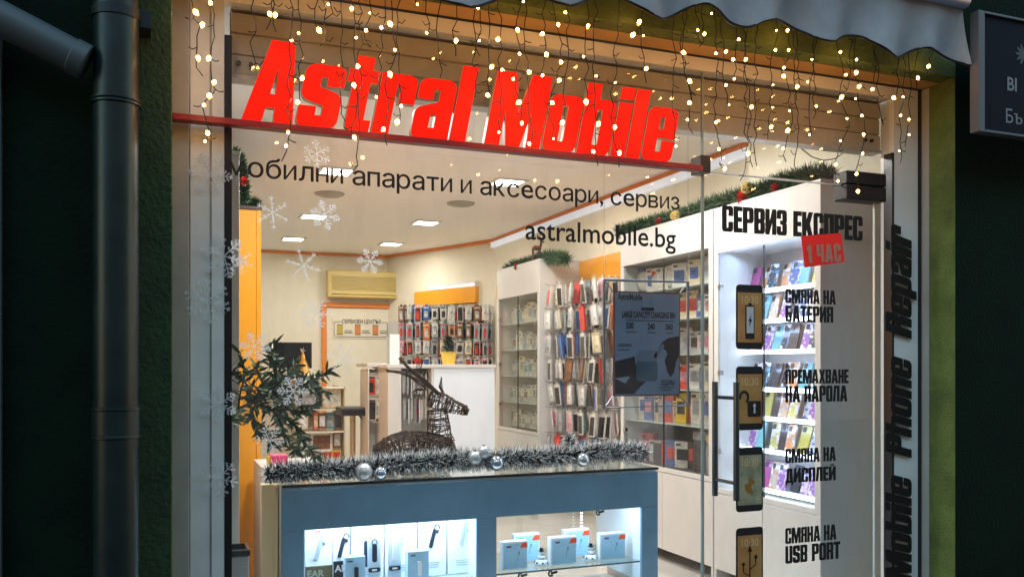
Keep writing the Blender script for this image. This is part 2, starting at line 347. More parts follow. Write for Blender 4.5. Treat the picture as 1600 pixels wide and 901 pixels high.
# downpipe
DP = thing('downpipe', (-.13, -.29, 0), 'dark green vertical drainpipe fixed to the green wall beside the window', 'drainpipe')
pm = M('drainpipe paint', (.012, .026, .026), .36, .3, var=.3, vscale=10)
xc = at(181.5, 450, Y=-.3).x; rp = .066
def ringed(mb, z0, z1, r, n=28): mb.lathe([(r, z0), (r, z1)], (xc, -.3, 0), n)
mb = MB(); mb.lathe([(rp, 0.02), (rp, .98), (rp, 5)], (xc, -.3, 0), 32); build(mb, 'pipe', pm, DP, smooth=True)
for ya, nm in ((640, 'socket'), (150, 'socket')):
    z = at(180, ya, Y=-.36).z
    mb = MB()
    hh = .085 if ya > 600 else .01
    mb.lathe([(rp, z-hh-.006), (rp+.006, z-hh-.004), (rp+.006, z-hh+.002), (rp+.003, z-hh+.005), (rp+.003, z-.005), (rp+.006, z-.002), (rp+.006, z+.004), (rp, z+.006)], (xc, -.3, 0), 64)
    build(mb, nm, pm, DP)
p = at(224, 37, Y=-.26); mb = MB().box(p.x-.022, p.x+.022, -.30, FY, p.z-.026, p.z+.026).lathe([(rp+.004, p.z-.015), (rp+.004, p.z+.015)], (xc, -.3, 0), 32)
build(mb, 'clamp', M('dark clamp', (.02, .025, .03), .5, .5), DP)
# slanting branch pipe
a = at(-40, 8, Y=-.32); b = at(128, 95, Y=-.32); d = (b-a).normalized()
mb = MB().tube([a-d*.6, b], .052, 64).tube([b-d*.03, b+d*.015], .056, 64)
build(mb, 'branch_pipe', M('grey pvc', (.07, .085, .09), .45), smooth=False, bevel=.004, label='pale grey slanting pipe running down into the dark drainpipe', cat='pipe')

# ---------------------------------------------------------------- window frame, panes
frm = M('aluminium frame', (.45, .46, .45), .4, .25, var=.06, vscale=14)
frm_lit = M('white frame', (.88, .87, .84), .45)  # bulb light on the right post is put into this paler colour
win = thing('shop_window', (1.3, 0, FL), 'large shop window in a pale aluminium frame, black lettering on its glass', 'window')
xa = at(297, 500, Y=0).x; xb = at(351, 500, Y=0).x; xb2 = at(362, 500, Y=0).x
DX0 = at(1100, 500, Y=0).x; DX1 = at(1369, 500, Y=0).x; PX = at(1393, 500, Y=0).x; DZ = 2.28
mb = MB().box(LX+.001, xa-.004, -.012, .08, .01, TZ-.006)
build(mb, 'outer_jamb', M('warm grey jamb', (.38, .35, .30), .5, .1, var=.12, vscale=6), win, bevel=.002)
mb = MB().box(xa, xb-.05, 0, .085, .01, TZ-.006).box(xb-.045, xb-.001, -.006, .085, .01, TZ-.006).box(xb-.050, xb-.045, .01, .085, .01, TZ-.006)
build(mb, 'frame', M('grey frame', (.74, .74, .70), .42, .1, var=.08, vscale=7), win, bevel=.002); mb = MB()
mb.box(xb, PX+.012, 0.001, .06, TZ-.065, TZ-.008).box(PX+.014, RX-.016, 0, .085, .01, TZ-.008)
build(mb, 'frame', frm_lit, win, bevel=.002)
mb = MB().box(xb, xb2, -.008, .04, .01, 2.60).box(PX, PX+.012, -.004, .05, .01, 2.46).box(RX-.014, RX-.004, -.01, .03, .01, TZ-.004).box(LX+.02, RX-.004, -.012, .02, TZ-.0055, TZ+.006)
build(mb, 'gasket', BLACK, win)
build(MB().box(RX-.003, RX-.0005, -.055, .0, .01, TZ-.01), 'side_trim', frm, win)
build(MB().box(xb2, DX0-.003, .012, .018, .13, TZ-.066), 'pane', PANE, win)
build(MB().box(DX0+.003, PX-.002, .012, .018, DZ+.008, TZ-.066), 'pane', PANE, win, label='upper pane over the glass door')
build(MB().box(xb2, DX0, -.005, .06, .012, .13), 'sill', frm_lit, win)
build(MB().box(DX0-.0028, DX0+.0028, .008, .022, .13, TZ-.066), 'pane_joint', M('glass edge', (.35, .42, .4), .2, .2), win)
# roller shutter box behind the glass
sh = thing('shutter_box', (1.7, .1, 2.48), 'beige roller shutter box across the top of the window', 'shutter')
zb = 2.48
mb = MB()
for i in range(3):
    z0 = zb+i*.078
    mb.box(xb2+.002, PX-.01, .06+.006*(i % 2), .12, z0+.004, z0+.075)
mb.box(xb2+.002, PX-.01, .075, .12, zb, zb+.235)
build(mb, 'slats', M('beige shutter', (.50, .45, .36), .6, 0, var=.1, vscale=3), sh, bevel=.003)
build(MB().box(xb2+.001, PX-.009, .045, .12, zb+.236, TZ-.07), 'housing', M('shutter housing', (.23, .2, .17), .5, .2), sh, bevel=.003)
build(MB().box(xb2+.002, PX-.01, .052, .122, zb-.012, zb+.003), 'bottom_rail', M('shutter rail', (.5, .46, .4), .4, .3), sh)
for x in (373, 392, 1352, 1362, 1385):
    q = at(x, 0, Y=.055); mb = MB().tube([(q.x, .06, zb+.045), (q.x, .048, zb+.045)], .008, 12); build(mb, 'bolt', BRONZE, sh)
# lettering on the window
mb = MB(); Yt = -.0105; decal_px(mb, line_mesh('мобилни апарати и аксесоари, сервиз'), 355, 1062, 273.5, 249.5, .55, Y=Yt)
build(mb, 'lettering', VINYL, win)
mb = MB(); q = at(1056, 387, Y=-.003); m_ = font_mesh('astralmobile.bg', .01)
q0 = at(821, 376, Y=-.003); vs, fs = fit(m_, q0.x, q.x, 0, at(821, 353, Y=-.003).z-q0.z, .5); mb.add(vs, fs, 0, ffront((0, -.003, q.z)))
build(mb, 'lettering', VINYL, win)
# vertical lettering on the right post
for wd, ya, yb in (('Repair', 530, 352), ('Phone', 715, 556), ('Mobile', 911, 740)):
    z0 = at(1424, ya, Y=-.017).z; z1 = at(1424, yb, Y=-.017).z; xr = at(1424, 500, Y=-.017).x; xl = at(1384, 500, Y=-.017).x
    vs, fs = fit(glyph_mesh(wd, 0, .22, .05), 0, z1-z0, 0, xr-xl)
    mb = MB().add(vs, fs, 0, frame((xr, -.017, z0), Z_, -X_, -Y_)); build(mb, 'lettering', VINYL, win)

# ---------------------------------------------------------------- glass door
door = thing('glass_door', ((DX0+DX1)/2, .015, .13), 'frameless glass door with service lettering and phone pictures', 'door')
build(MB().box(DX0+.004, DX1, .010, .020, .135, DZ), 'pane', PANE, door)
mb = MB().box(DX0+.004, DX0+.007, .009, .021, .135, DZ).box(DX1-.001, DX1+.003, .009, .021, .135, DZ).box(DX0+.004, DX1, .009, .021, DZ-.001, DZ+.004)
build(mb, 'glass_edge', M('bright glass edge', (.7, .74, .72), .2, .3), door)
xh = at(1150.5, 690, Y=-.07).x
for yy, nm in ((-.07, 'handle'), (.09, 'handle')):
    mb = MB().tube([(xh, yy, .83), (xh, yy, 1.35)], .0135, 16)
    for z in (.905, 1.28): mb.tube([(xh, yy, z), (xh, .015, z)], .0085, 12)
    build(mb, nm, M('dark steel handle', (.13, .15, .17), .25, .9), door, smooth=False)
pA = at(1323, 290, Y=-.03); pB = at(1385, 290, Y=-.03)
for z0, z1 in ((2.21, DZ), (DZ+.002, 2.345)):
    build(MB().box(pA.x, pB.x, -.032, .06, z0, z1), 'hinge_block', BLACK, door, bevel=.006)
pA = at(1093, 254, Y=-.02)
build(MB().box(pA.x, pA.x+.052, -.03, .05, 2.268, 2.345), 'corner_clamp', BRONZE, door, bevel=.003)
mb = MB(); decal_px(mb, glyph_mesh('СЕРВИЗ ЕКСПРЕС', gap=.04), 1128, 1348, 361, 321); build(mb, 'lettering', VINYL, door)
for tx, x1, yb_, yt in (('СМЯНА НА', 1306, 473, 451), ('БАТЕРИЯ', 1302, 502, 477), ('ПРЕМАХВАНЕ', 1326, 599, 577), ('НА ПАРОЛА', 1324, 628, 603), ('СМЯНА НА', 1306, 723, 701), ('ДИСПЛЕЙ', 1306, 754, 732), ('СМЯНА НА', 1307, 849, 825), ('USB PORT', 1313, 880, 853)):
    mb = MB(); decal_px(mb, glyph_mesh(tx, gap=.045, off=.012), 1227, x1, yb_, yt); build(mb, 'lettering', VINYL, door)
# red slanted sticker
c = [at(1252, 368.5, Y=-.006), at(1314, 364, Y=-.006), at(1320, 409, Y=-.006), at(1257.5, 418, Y=-.006)]
mb = MB().add([tuple(q) for q in c]+[(q.x, -.004, q.z) for q in c], [(0, 1, 2, 3)[::-1], (4, 5, 6, 7)])
stk = build(mb, 'sticker', M('red sticker', (.75, .012, .006), .5, emit=.12, ecol=(1, .02, .01)), door, label='red tilted one-hour sticker')  # red is lifted by a faint glow put into the sticker
mb = MB(); vs, fs = fit(glyph_mesh('1 ЧАС', gap=.09), 0, .20, 0, .082)
a = at(1262, 411, Y=-.009); mb.add(vs, fs, 0, ffront((a.x, -.009, a.z)) @ Matrix.Rotation(radians(5), 4, 'Z')); build(mb, 'numerals', M('faded print', (.55, .25, .18), .6), stk)
# phone pictures
scr = M('phone picture', (.30, .13, .03), .45); t_ = scr.node_tree
tc = t_.nodes.new('ShaderNodeTexCoord'); n1 = t_.nodes.new('ShaderNodeTexNoise'); n1.inputs['Scale'].default_value = 9; r_ = t_.nodes.new('ShaderNodeValToRGB')
r_.color_ramp.elements[0].position = .35; r_.color_ramp.elements[0].color = (.50, .19, .05, 1); r_.color_ramp.elements[1].position = .65; r_.color_ramp.elements[1].color = (.55, .29, .09, 1)
t_.links.new(tc.outputs['Object'], n1.inputs['Vector']); t_.links.new(n1.outputs[0], r_.inputs[0]); t_.links.new(r_.outputs[0], t_.nodes['Principled BSDF'].inputs['Base Color'])
faint = M('faint print', (.75, .5, .25), .5)
def rrect(w, h, r): return [tuple(v) for v in rounded([(0, 0, r), (w, 0, r), (w, h, r), (0, h, r)])]
for i, (yt, yb_) in enumerate(((442, 545), (570, 672), (697, 800), (823, 926))):
    a = at(1150, yb_, Y=-.004); b = at(1192, yb_, Y=-.004); c = at(1150, yt+2, Y=-.004); w = b.x-a.x; h = c.z-a.z
    fr = ffront((a.x, -.003, a.z)); ph = build(MB().prism(rrect(w, h, .02), 0, .002, 0, fr), 'phone_picture', BLKM, door, label=['phone picture with a battery sign', 'phone picture with an open padlock', 'phone picture with a cracked display', 'phone picture with a cable plug sign'][i])
    mb = MB().prism([(.008, .03), (w-.008, .03), (w-.008, h-.035), (.008, h-.035)], .0021, .003, 0, fr)
    build(mb, 'screen', M('pale picture', (.36, .33, .2), .5, var=.5, vscale=14) if i == 2 else scr, ph)
    mb = MB(); vs, fs = fit(font_mesh('10:30', .01), w*.2, w*.82, h-.085, .035, .7); mb.add(vs, fs, 0, ffront((a.x, -.0065, a.z))); build(mb, 'clock_digits', faint, ph)
    ic = MB(); fr2 = ffront((a.x, -.0068, a.z)); cx = w*.5; cz = h*.42
    if i == 0:
        ic.prism([(cx-.024, cz-.075), (cx+.024, cz-.075), (cx+.024, cz+.075), (cx-.024, cz+.075)], 0, .001, 0, fr2).prism([(cx-.009, cz+.075), (cx+.009, cz+.075), (cx+.009, cz+.086), (cx-.009, cz+.086)], 0, .001, 0, fr2)
        ic.prism([(cx-.019, cz-.05), (cx+.019, cz-.05), (cx+.019, cz+.069), (cx-.019, cz+.069)], .0012, .002, 1, fr2)
        ic.prism([(cx-.01, cz+.004), (cx-.001, cz+.004), (cx-.006, cz-.022), (cx+.01, cz+.012), (cx+.001, cz+.012), (cx+.006, cz+.034)], .0022, .003, 0, fr2)
    elif i == 1:
        ic.prism([(cx-.012+v[0], cz-.06+v[1]) for v in rrect(.072, .07, .01)], 0, .001, 0, fr2)
        ic.tube([fr2 @ Vector((cx-.032+.022*cos(t), cz+.028+.026*sin(t), 0)) for t in [k*pi/10 for k in range(-3, 12)]], .0055, 6)
        ic.prism([(cx+.018, cz-.045), (cx+.03, cz-.045), (cx+.028, cz-.02), (cx+.033, cz-.01), (cx+.024, cz), (cx+.015, cz-.01), (cx+.02, cz-.02)], .0012, .002, 1, fr2)
    elif i == 2:
        ic.prism([(cx-.02, cz-.03), (cx+.015, cz-.045), (cx+.006, cz-.005), (cx+.03, cz+.012), (cx, cz+.035), (cx-.008, cz+.005), (cx-.03, cz)], 0, .001, 2, fr2)
    else:
        ic.tube([fr2 @ Vector((cx, cz-.12, 0)), fr2 @ Vector((cx, cz+.07, 0))], .0025, 6).prism([(cx-.012, cz+.06), (cx+.012, cz+.06), (cx, cz+.09)], 0, .001, 0, fr2)
        ic.tube([fr2 @ Vector(q) for q in ((cx, cz-.05, 0), (cx-.035, cz-.03, 0), (cx-.035, cz-.002, 0))], .0022, 6).tube([fr2 @ Vector(q) for q in ((cx, cz-.02, 0), (cx+.032, cz, 0), (cx+.032, cz+.03, 0))], .0022, 6)
        ic.prism([(cx-.035+.009*cos(k), cz+.005+.009*sin(k)) for k in range(6)], 0, .001, 0, fr2).prism([(cx+.025, cz+.026), (cx+.04, cz+.026), (cx+.04, cz+.042), (cx+.025, cz+.042)], 0, .001, 0, fr2)
    build(ic, 'icon', [VINYL, M('icon white', (.6, .6, .58), .5), M('icon orange', (.4, .16, .02), .5)], ph)

# ---------------------------------------------------------------- shop sign
RED = M('red acrylic', (.75, .008, .002), .35, emit=.40, ecol=(1, .012, .001), spec=.2)
RAIL = M('dark red rail', (.32, .01, .012), .4)
SIDE = M('letter side', (.55, .45, .33), .5)
sign = thing('shop_sign', (.9, -.05, 2.27), 'raised red lettering standing on a thin red rail across the window', 'sign')
zr = at(275, 183, Y=-.06).z; x1 = at(1095, 262, Y=-.06).x
build(MB().box(LX+.002, x1, -.08, -.03, zr-.012, zr+.01), 'rail', RAIL, sign, bevel=.002)
cap = .292; x = at(378, 190, Y=-.07).x; xe = at(1047, 250, Y=-.07).x; word = 'Astral Mobile'
tot = sum(gwidth(c)+.045 if c != ' ' else .24 for c in word)-.045; kx = (xe-x)/tot
for ch in word:
    if ch == ' ': x += .24*kx; continue
    vs, fs = glyph_mesh(ch, ext=.012, bev=.003, off=.010, gap=.05)
    mb = MB(); fr = frame((x, -.055, zr+.0105), X_*kx, Z_*cap+X_*.0, -Y_)
    vs2 = [(v[0]+v[1]*.20*cap/kx, v[1], v[2]) for v in vs]
    for f in fs:
        pass
    mb.add(vs2, fs, 0, fr)
    mb.m = [0 if (len(set(round(vs[i][2], 4) for i in f)) == 1 and vs[f[0]][2] > 0) else 1 for f in fs]
    build(mb, 'letter', [RED, SIDE], sign, bevel=0); x += (gwidth(ch)+.045)*kx

# ---------------------------------------------------------------- awning
AW = thing('awning', (2.6, -.4, 2.8), 'rolled pale fabric awning with a scalloped edge and black piping', 'awning')
fab = M('awning fabric', (.42, .42, .44), .9, bump=.5, bscale=420, var=.16, vscale=6)
AY = -.36
tr = [(560, -38), (620, -18), (680, -4), (715, 8), (745, 10), (790, -6), (830, -6), (868, 9), (895, 10), (930, -5), (962, -6), (1000, 14), (1030, 26), (1048, 25), (1074, 13), (1095, 9), (1119, 17), (1143, 34), (1168, 43), (1188, 36), (1212, 30), (1232, 32), (1256, 48), (1284, 64), (1305, 64), (1323, 55), (1342, 58), (1366, 74), (1394, 87), (1411, 87), (1428, 78), (1444, 75), (1462, 79), (1480, 86), (1497, 97), (1508, 105)]
pts = []
for i in range(len(tr)-1):
    for k in range(6):
        t = k/6; p0 = tr[max(i-1, 0)]; p1 = tr[i]; p2 = tr[i+1]; p3 = tr[min(i+2, len(tr)-1)]
        f = lambda j: .5*((2*p1[j])+(-p0[j]+p2[j])*t+(2*p0[j]-5*p1[j]+4*p2[j]-p3[j])*t*t+(-p0[j]+3*p1[j]-3*p2[j]+p3[j])*t**3)
        pts.append((f(0), f(1)))
pts.append(tr[-1])
bot = [at(px, py, Y=AY) for px, py in pts]
for i, q in enumerate(bot): q.y = AY+.018*sin(i*.26)+.01*sin(i*.11)
xT = at(1492, 30, Y=AY).x
mb = MB(); n = len(bot); K = 6
for i, q in enumerate(bot):
    tp = Vector((min(q.x, xT), AY-.01, 3.02))
    for k in range(K+1):
        t = k/K; v = q.lerp(tp, t); v.y += .012*sin(i*.26)*(1-t)-.03*t*t
        mb.v += [v, v+Vector((0, .004, 0))]
for i in range(n-1):
    for k in range(K):
        a = (i*(K+1)+k)*2; b = ((i+1)*(K+1)+k)*2
        mb.f += [(a, b, b+2, a+2), (a+1, a+3, b+3, b+1)]; mb.m += [0, 0]
build(mb, 'valance', fab, AW, smooth=True)
build(MB().tube([q+Vector((0, 0, 0)) for q in bot], .0055, 8), 'piping', BLKM, AW, smooth=True)
build(MB().tube([(bot[0].x-.6, AY-.045, 3.045), (xT+.01, AY-.045, 3.045)], .034, 20), 'front_bar', M('pale blue bar', (.35, .42, .62), .35, .3), AW, smooth=True)
build(MB().add([(bot[0].x-.6, AY-.02, 3.07), (xT, AY-.02, 3.07), (xT, FY-.02, 3.22), (bot[0].x-.6, FY-.02, 3.22), (bot[0].x-.6, AY-.02, 3.06), (xT, AY-.02, 3.06), (xT, FY-.02, 3.21), (bot[0].x-.6, FY-.02, 3.21)], [(0, 1, 2, 3), (7, 6, 5, 4)]), 'canopy', fab, AW)
build(MB().tube([(bot[0].x-.6, FY-.07, 3.2), (xT+.05, FY-.07, 3.2)], .05, 20), 'roller', M('roller', (.12, .12, .13), .5), AW, smooth=True)

# ---------------------------------------------------------------- neighbour's dark sign
NS = thing('neighbour_sign', (4.2, -.3, 2.3), 'dark projecting sign panel with white frame on the green wall', 'sign')
a = at(1528, 20, Y=-.42); b = at(1528, 207, Y=-.42); x0 = a.x; zt = at(1546, 20, Y=-.42).z; zb_ = at(1530, 206, Y=-.42).z; x1 = x0+1.25
build(MB().box(x0+.03, x1, -.415, -.385, zb_+.012, zt-.012), 'panel', M('navy sign face', (.003, .006, .014), .6, spec=.08), NS)
mb = MB().box(x0-.004, x0+.034, -.428, -.38, zb_, zt).box(x0+.034, x1, -.428, -.38, zt-.012, zt).box(x0+.034, x1, -.428, -.38, zb_, zb_+.012)
build(mb, 'frame', M('sign frame', (.11, .11, .125), .5, .1), NS, bevel=.003)
sgw = M('sign print', (.2, .2, .22), .5)
mb = MB(); q = at(1574, 140, Y=-.42); vs, fs = font_mesh('BI', .02); mb.add([(v[0]*.085, v[1]*.085, 0) for v in vs], fs, 0, ffront((q.x, -.4165, q.z))); build(mb, 'lettering', sgw, NS)
mb = MB(); q = at(1573, 191, Y=-.42); vs, fs = line_mesh('Бъ', .004); mb.add([(v[0]*.088, v[1]*.088, 0) for v in vs], fs, 0, ffront((q.x, -.4165, q.z))); build(mb, 'lettering', sgw, NS)
mb = MB(); q = at(1600, 85, Y=-.42)
for k in range(10):
    t = k*2*pi/10; fr = ffront((q.x, -.4165, q.z)) @ Matrix.Rotation(t, 4, 'Z'); mb.add([(.018, -.008, 0), (.018, .008, 0), (.04, .006, 0), (.052, -.004, 0)], [(0, 3, 2, 1)], 0, fr)
mb.add([(.022*cos(k*pi/8), .022*sin(k*pi/8), 0) for k in range(16)], [tuple(range(16))], 0, ffront((q.x, -.4165, q.z)))
build(mb, 'emblem', M('emblem grey', (.05, .055, .07), .5), NS)
build(MB().box(x0+.3, x0+.36, -.38, FY, zt-.3, zt-.1), 'bracket', BRONZE, NS)

# ================================================================ INTERIOR
# ceiling lights (lit), their pixel centres read off the photograph, plus two unseen ones added nearer the street for their light
LITM = M('lit diffuser', (1, 1, 1), .5, emit=14, ecol=(1, .93, .82))
def ceiling_light(x, y, label):
    t = thing('ceiling_light', (x, y, CZ-.012), label, 'ceiling light', 'recessed ceiling lights')
    mb = MB()
    for a0, a1, b0, b1 in ((-.13, .13, -.13, -.105), (-.13, .13, .105, .13), (-.13, -.105, -.105, .105), (.105, .13, -.105, .105)): mb.box(x+a0, x+a1, y+b0, y+b1, CZ-.012, CZ-.001)
    build(mb, 'bezel', WHITE2, t); build(MB().box(x-.104, x+.104, y-.104, y+.104, CZ-.006, CZ-.002), 'diffuser', LITM, t)
    arealamp('lamp', t, (x, y, CZ-.02), .2, .2, 17 if y < 2.6 else (9.5 if y < 4.5 else 5), (1, .98, .95))
for px, py, lb in ((525, 269, 'bright square ceiling light above the lettering, nearest the left round vent'), (793, 286, 'bright square ceiling light closest to the sloping cornice'), (490, 339, 'bright square ceiling light behind the hanging snowflake'), (665, 349, 'bright square ceiling light in the middle of the back four'), (458, 374, 'small bright ceiling light nearest the yellow cabinet'), (611, 382, 'small bright ceiling light above the air conditioner')):
    q = at(px, py, Z=CZ-.01); ceiling_light(q.x, q.y, lb)
for q, lb in (((.9, 1.0), 'added unseen ceiling light close behind the window above the counter'), ((2.4, 1.1), 'added unseen ceiling light close behind the window near the glass door')): ceiling_light(q[0], q[1], lb)
for i, (px, py) in enumerate(((515, 304), (720, 319))):
    q = at(px, py, Z=CZ-.01)
    t = thing('ceiling_vent', (q.x, q.y, CZ-.02), ['round flat ceiling vent between two lights on the yellow cabinet side', 'round flat ceiling vent nearer the air conditioner side of the sign text'][i], 'vent', 'round ceiling vents')
    build(MB().lathe([(.0, CZ-.02), (.10, CZ-.02), (.12, CZ-.012), (.125, CZ-.001)], (q.x, q.y, 0), 28), 'rim', M('vent grey', (.42, .39, .33), .6), t)
    mb = MB()
    for r in (.03, .055, .08): mb.lathe([(r, CZ-.0215), (r+.012, CZ-.024), (r+.014, CZ-.0205)], (q.x, q.y, 0), 28)
    build(mb, 'louvre', M('vent louvre', (.5, .46, .38), .6), t)

# ---- air conditioner on the back wall
def pbox(xa, ya, xb, yb, Y):   # picture rectangle -> x0,x1,z0,z1 on plane Y
    a = at(xa, (ya+yb)/2, Y=Y); b = at(xb, (ya+yb)/2, Y=Y); xm = (xa+xb)/2
    return a.x, b.x, at(xm, yb, Y=Y).z, at(xm, ya, Y=Y).z
acm = M('aged cream plastic', (.64, .50, .17), .45)
x0, x1, z0, z1 = pbox(513, 423, 648, 468, BY-.2)
ac = thing('air_conditioner', ((x0+x1)/2, BY-.1, z0), 'yellowed wall air conditioner high on the back wall', 'air conditioner')
build(MB().box(x0, x1, BY-.18, BY-.001, z0+.02, z1), 'body', acm, ac, bevel=.02)
mb = MB()
for i in range(11): mb.box(x0+.05, x1-.05, BY-.188, BY-.18, z0+.115+i*.0165, z0+.123+i*.0165)
build(mb, 'grille', M('ac grille', (.5, .38, .12), .5), ac)
build(MB().box(x0+.05, x1-.14, BY-.21, BY-.17, z0+.028, z0+.05).box(x0+.05, x1-.14, BY-.2, BY-.17, z0+.062, z0+.075), 'flap', acm, ac, bevel=.004)
build(MB().box(x1-.12, x1-.05, BY-.186, BY-.18, z0+.05, z0+.075), 'display', M('ac display', (.3, .1, .05), .4), ac)

# ---- orange door frame on back wall and service sign
x0, x1, z0, z1 = pbox(503, 474, 633, 700, BY-.03); z0 = FL
df = thing('door_frame', ((x0+x1)/2, BY-.02, FL), 'orange frame around the cream panel in the back wall', 'door frame')
mb = MB().box(x0, x0+.055, BY-.05, BY-.001, FL, z1).box(x1-.045, x1, BY-.05, BY-.001, FL, z1-.001).box(x0+.055, x1-.045, BY-.05, BY-.001, z1-.055, z1)
build(mb, 'frame', ORA, df, bevel=.004)
build(MB().box(x0+.06, x1-.05, BY-.02, BY-.001, FL, z1-.06), 'door_leaf', CREAM, df)
x0, x1, z0, z1 = pbox(522, 503, 605, 526, BY-.03)
ss = thing('service_sign', ((x0+x1)/2, BY-.03, z0), 'small outlined service centre sign with three orange phone pictures', 'sign')
yy = BY-.028; mb = MB(); ly = yy-.006
mb.tube([(x0+.1, ly, z1), (x0+.02, ly, z1), (x0, ly, z1-.02), (x0, ly, z0+.02), (x0+.02, ly, z0), (x1-.02, ly, z0), (x1, ly, z0+.02), (x1, ly, z1-.02), (x1-.02, ly, z1), (x1-.08, ly, z1)], .003, 5)
build(mb, 'outline', VINYL, ss)
build(MB().box(x0-.02, x1+.02, yy-.003, BY-.0205, z0-.02, z1+.05), 'board', CREAM, ss)
mb = MB(); vs, fs = fit(line_mesh('СЕРВИЗЕН ЦЕНТЪР', .012), x0+.1, x1-.085, z1-.02, .05, .7); mb.add([(v[0], v[1], 0) for v in vs], fs, 0, ffront((0, ly, 0))); build(mb, 'lettering', VINYL, ss)
w3 = (x1-x0)/3
for i in range(3):
    a = x0+.035+i*w3
    pc = build(MB().box(a, a+.075, ly-.003, ly, z0+.025, z1-.035), 'phone_icon', [M('gold print', (.5, .38, .06), .5), M('orange print', (.6, .22, .05), .5), M('orange print', (.6, .22, .05), .5)][i], ss)
    build(MB().box(a, a+.075, ly-.0045, ly-.003, z0+.025, z0+.032), 'edge_bar', VINYL, pc); build(MB().box(a, a+.075, ly-.0045, ly-.003, z1-.042, z1-.035), 'edge_bar', VINYL, pc)
    build(MB().box(a+.095, a+.19, ly-.003, ly, z0+.075, z0+.083).box(a+.095, a+.2, ly-.003, ly, z0+.045, z0+.06), 'caption', M('caption grey', (.25, .22, .18), .6), ss)

# ---- diagonal wall: orange panel, strip lamp, rear peg board
dd = (D2-D1).normalized(); dn = Vector((-dd.y, dd.x, 0)); dn = dn if dn.dot(Vector((-1, -1, 0))) > 0 else -dn
DF = frame(D1, dd, Z_, dd.cross(Z_) if dd.cross(Z_).dot(dn) > 0 else -dd.cross(Z_)); DL = (D2-D1).length
def dpos(px, py, off=.0):
    q = at(px, py, P=D1+dn*off, N=dn); return (q-D1).dot(dd), q.z
def dbox(mb, px0, py0, px1, py1, o0, o1, m=0):
    u0, za = dpos(px0, (py0+py1)/2); u1, zb2 = dpos(px1, (py0+py1)/2); _, z1 = dpos((px0+px1)/2, py0); _, z0 = dpos((px0+px1)/2, py1)
    return mb.obox(DF, u0, u1, z0, z1, o0, o1, m)
op = thing('display_board', tuple(D1.lerp(D2, .5)+dn*.02), 'orange panel over the rear peg board on the angled wall', 'panel')
build(dbox(MB(), 652, 452, 748, 476, .001, .05), 'panel', YEL, op, bevel=.003)
build(dbox(MB(), 736, 476, 748, 560, .001, .03), 'side_strip', ORA, op)
sl = thing('strip_light', tuple(D1.lerp(D2, .5)+dn*.08+Z_*2.2), 'short glowing tube light above the orange panel on the angled wall', 'light')
build(dbox(MB(), 676, 446, 745, 450, .03, .06), 'tube', M('lit tube', (1, 1, 1), .4, emit=.55, ecol=(.85, .93, 1)), sl)
build(dbox(MB(), 672, 443, 749, 446, .001, .07), 'housing', WHITE2, sl)
# orange strip near cabinet three on the side wall
a = at(776, 430, X=WX-.02); b = at(787, 430, X=WX-.02); c1 = at(780, 447, X=WX-.02).z; c0 = at(780, 467, X=WX-.02).z
build(MB().box(WX-.02, WX-.001, b.y, a.y, c0, c1), 'wall_panel', YEL, label='narrow orange wall panel just behind the far glass cabinet', cat='panel')
a = at(905, 430, X=WX-.02); b = at(1000, 430, X=WX-.02); c1 = at(936, 401, X=WX-.02).z; c0 = at(936, 463, X=WX-.02).z
build(MB().box(WX-.02, WX-.001, 2.4, a.y, c0, c1), 'wall_panel', YEL, label='wide orange wall panel above the near peg board between two cabinets', cat='panel', bevel=.002)

# ---- hanging accessory packs
PCOL = {'white': (.72, .70, .66), 'black': (.03, .03, .035), 'grey': (.3, .32, .34), 'clear': (.5, .5, .46), 'red': (.6, .04, .03), 'blue': (.04, .13, .4), 'orange': (.75, .16, .03), 'pink': (.75, .28, .36), 'cream': (.66, .56, .38), 'teal': (.1, .3, .33), 'brown': (.2, .09, .04), 'yellow': (.75, .5, .05)}
SLEEVE = M('clear sleeve', (.55, .53, .48), .1, var=.35, vscale=16)
def make_pack(cn_, w=.09, h=.155):
    w *= random.uniform(.85, 1.12); h *= random.uniform(1.0, 1.3)
    m = MB()
    m.box(-w/2, w/2, -.006, .006, -h, 0, 0)
    m.box(-w/2+.008, w/2-.008, -.0075, .0075, -h+.01, -.028, 1)
    m.box(-w/2+.022, w/2-.022, -.0085, -.0075, -h+.028, -.06, 2)
    m.box(-.016, .016, -.002, .002, 0, .022, 0)
    m.box(-w/2+.01, w/2-.01, -.0078, -.0075, -.026, -.012, 2)
    acc = random.choice(['white', 'black', 'red', 'clear', 'grey'])
    return build(m, 'accessory_pack', [SLEEVE if random.random() < .4 else M('card '+cn_, [c*.75 for c in PCOL[cn_]], .3, var=.5, vscale=14), M('pack p '+cn_, PCOL[cn_], .3, coat=.4, var=.7, vscale=22), M('print p '+acc, PCOL[acc], .4, var=.8, vscale=30)], local=True)
PROTO = {}
def pack(cn_, loc, rz, tilt, label, group):
    vk = (cn_, random.randrange(3))
    if vk not in PROTO:
        o = PROTO[vk] = make_pack(cn_)
    else:
        o = PROTO[vk].copy(); COL.objects.link(o)
    o.location = loc; o.rotation_euler = (tilt, random.uniform(-.06, .06), rz); return tag(o, label, 'pack', group)
ORD = ['first', 'second', 'third', 'fourth', 'fifth', 'sixth', 'seventh', 'eighth', 'ninth', 'tenth', 'eleventh', 'twelfth', 'thirteenth', 'fourteenth', 'fifteenth', 'sixteenth']
DEP = ['front', 'second', 'third', 'fourth', 'rearmost']
MIX = ['white']*3+['black']*5+['grey']*3+['clear']*3+['red']+['blue']*2+['orange']+['pink', 'cream', 'teal', 'brown', 'brown', 'black', 'black', 'grey']
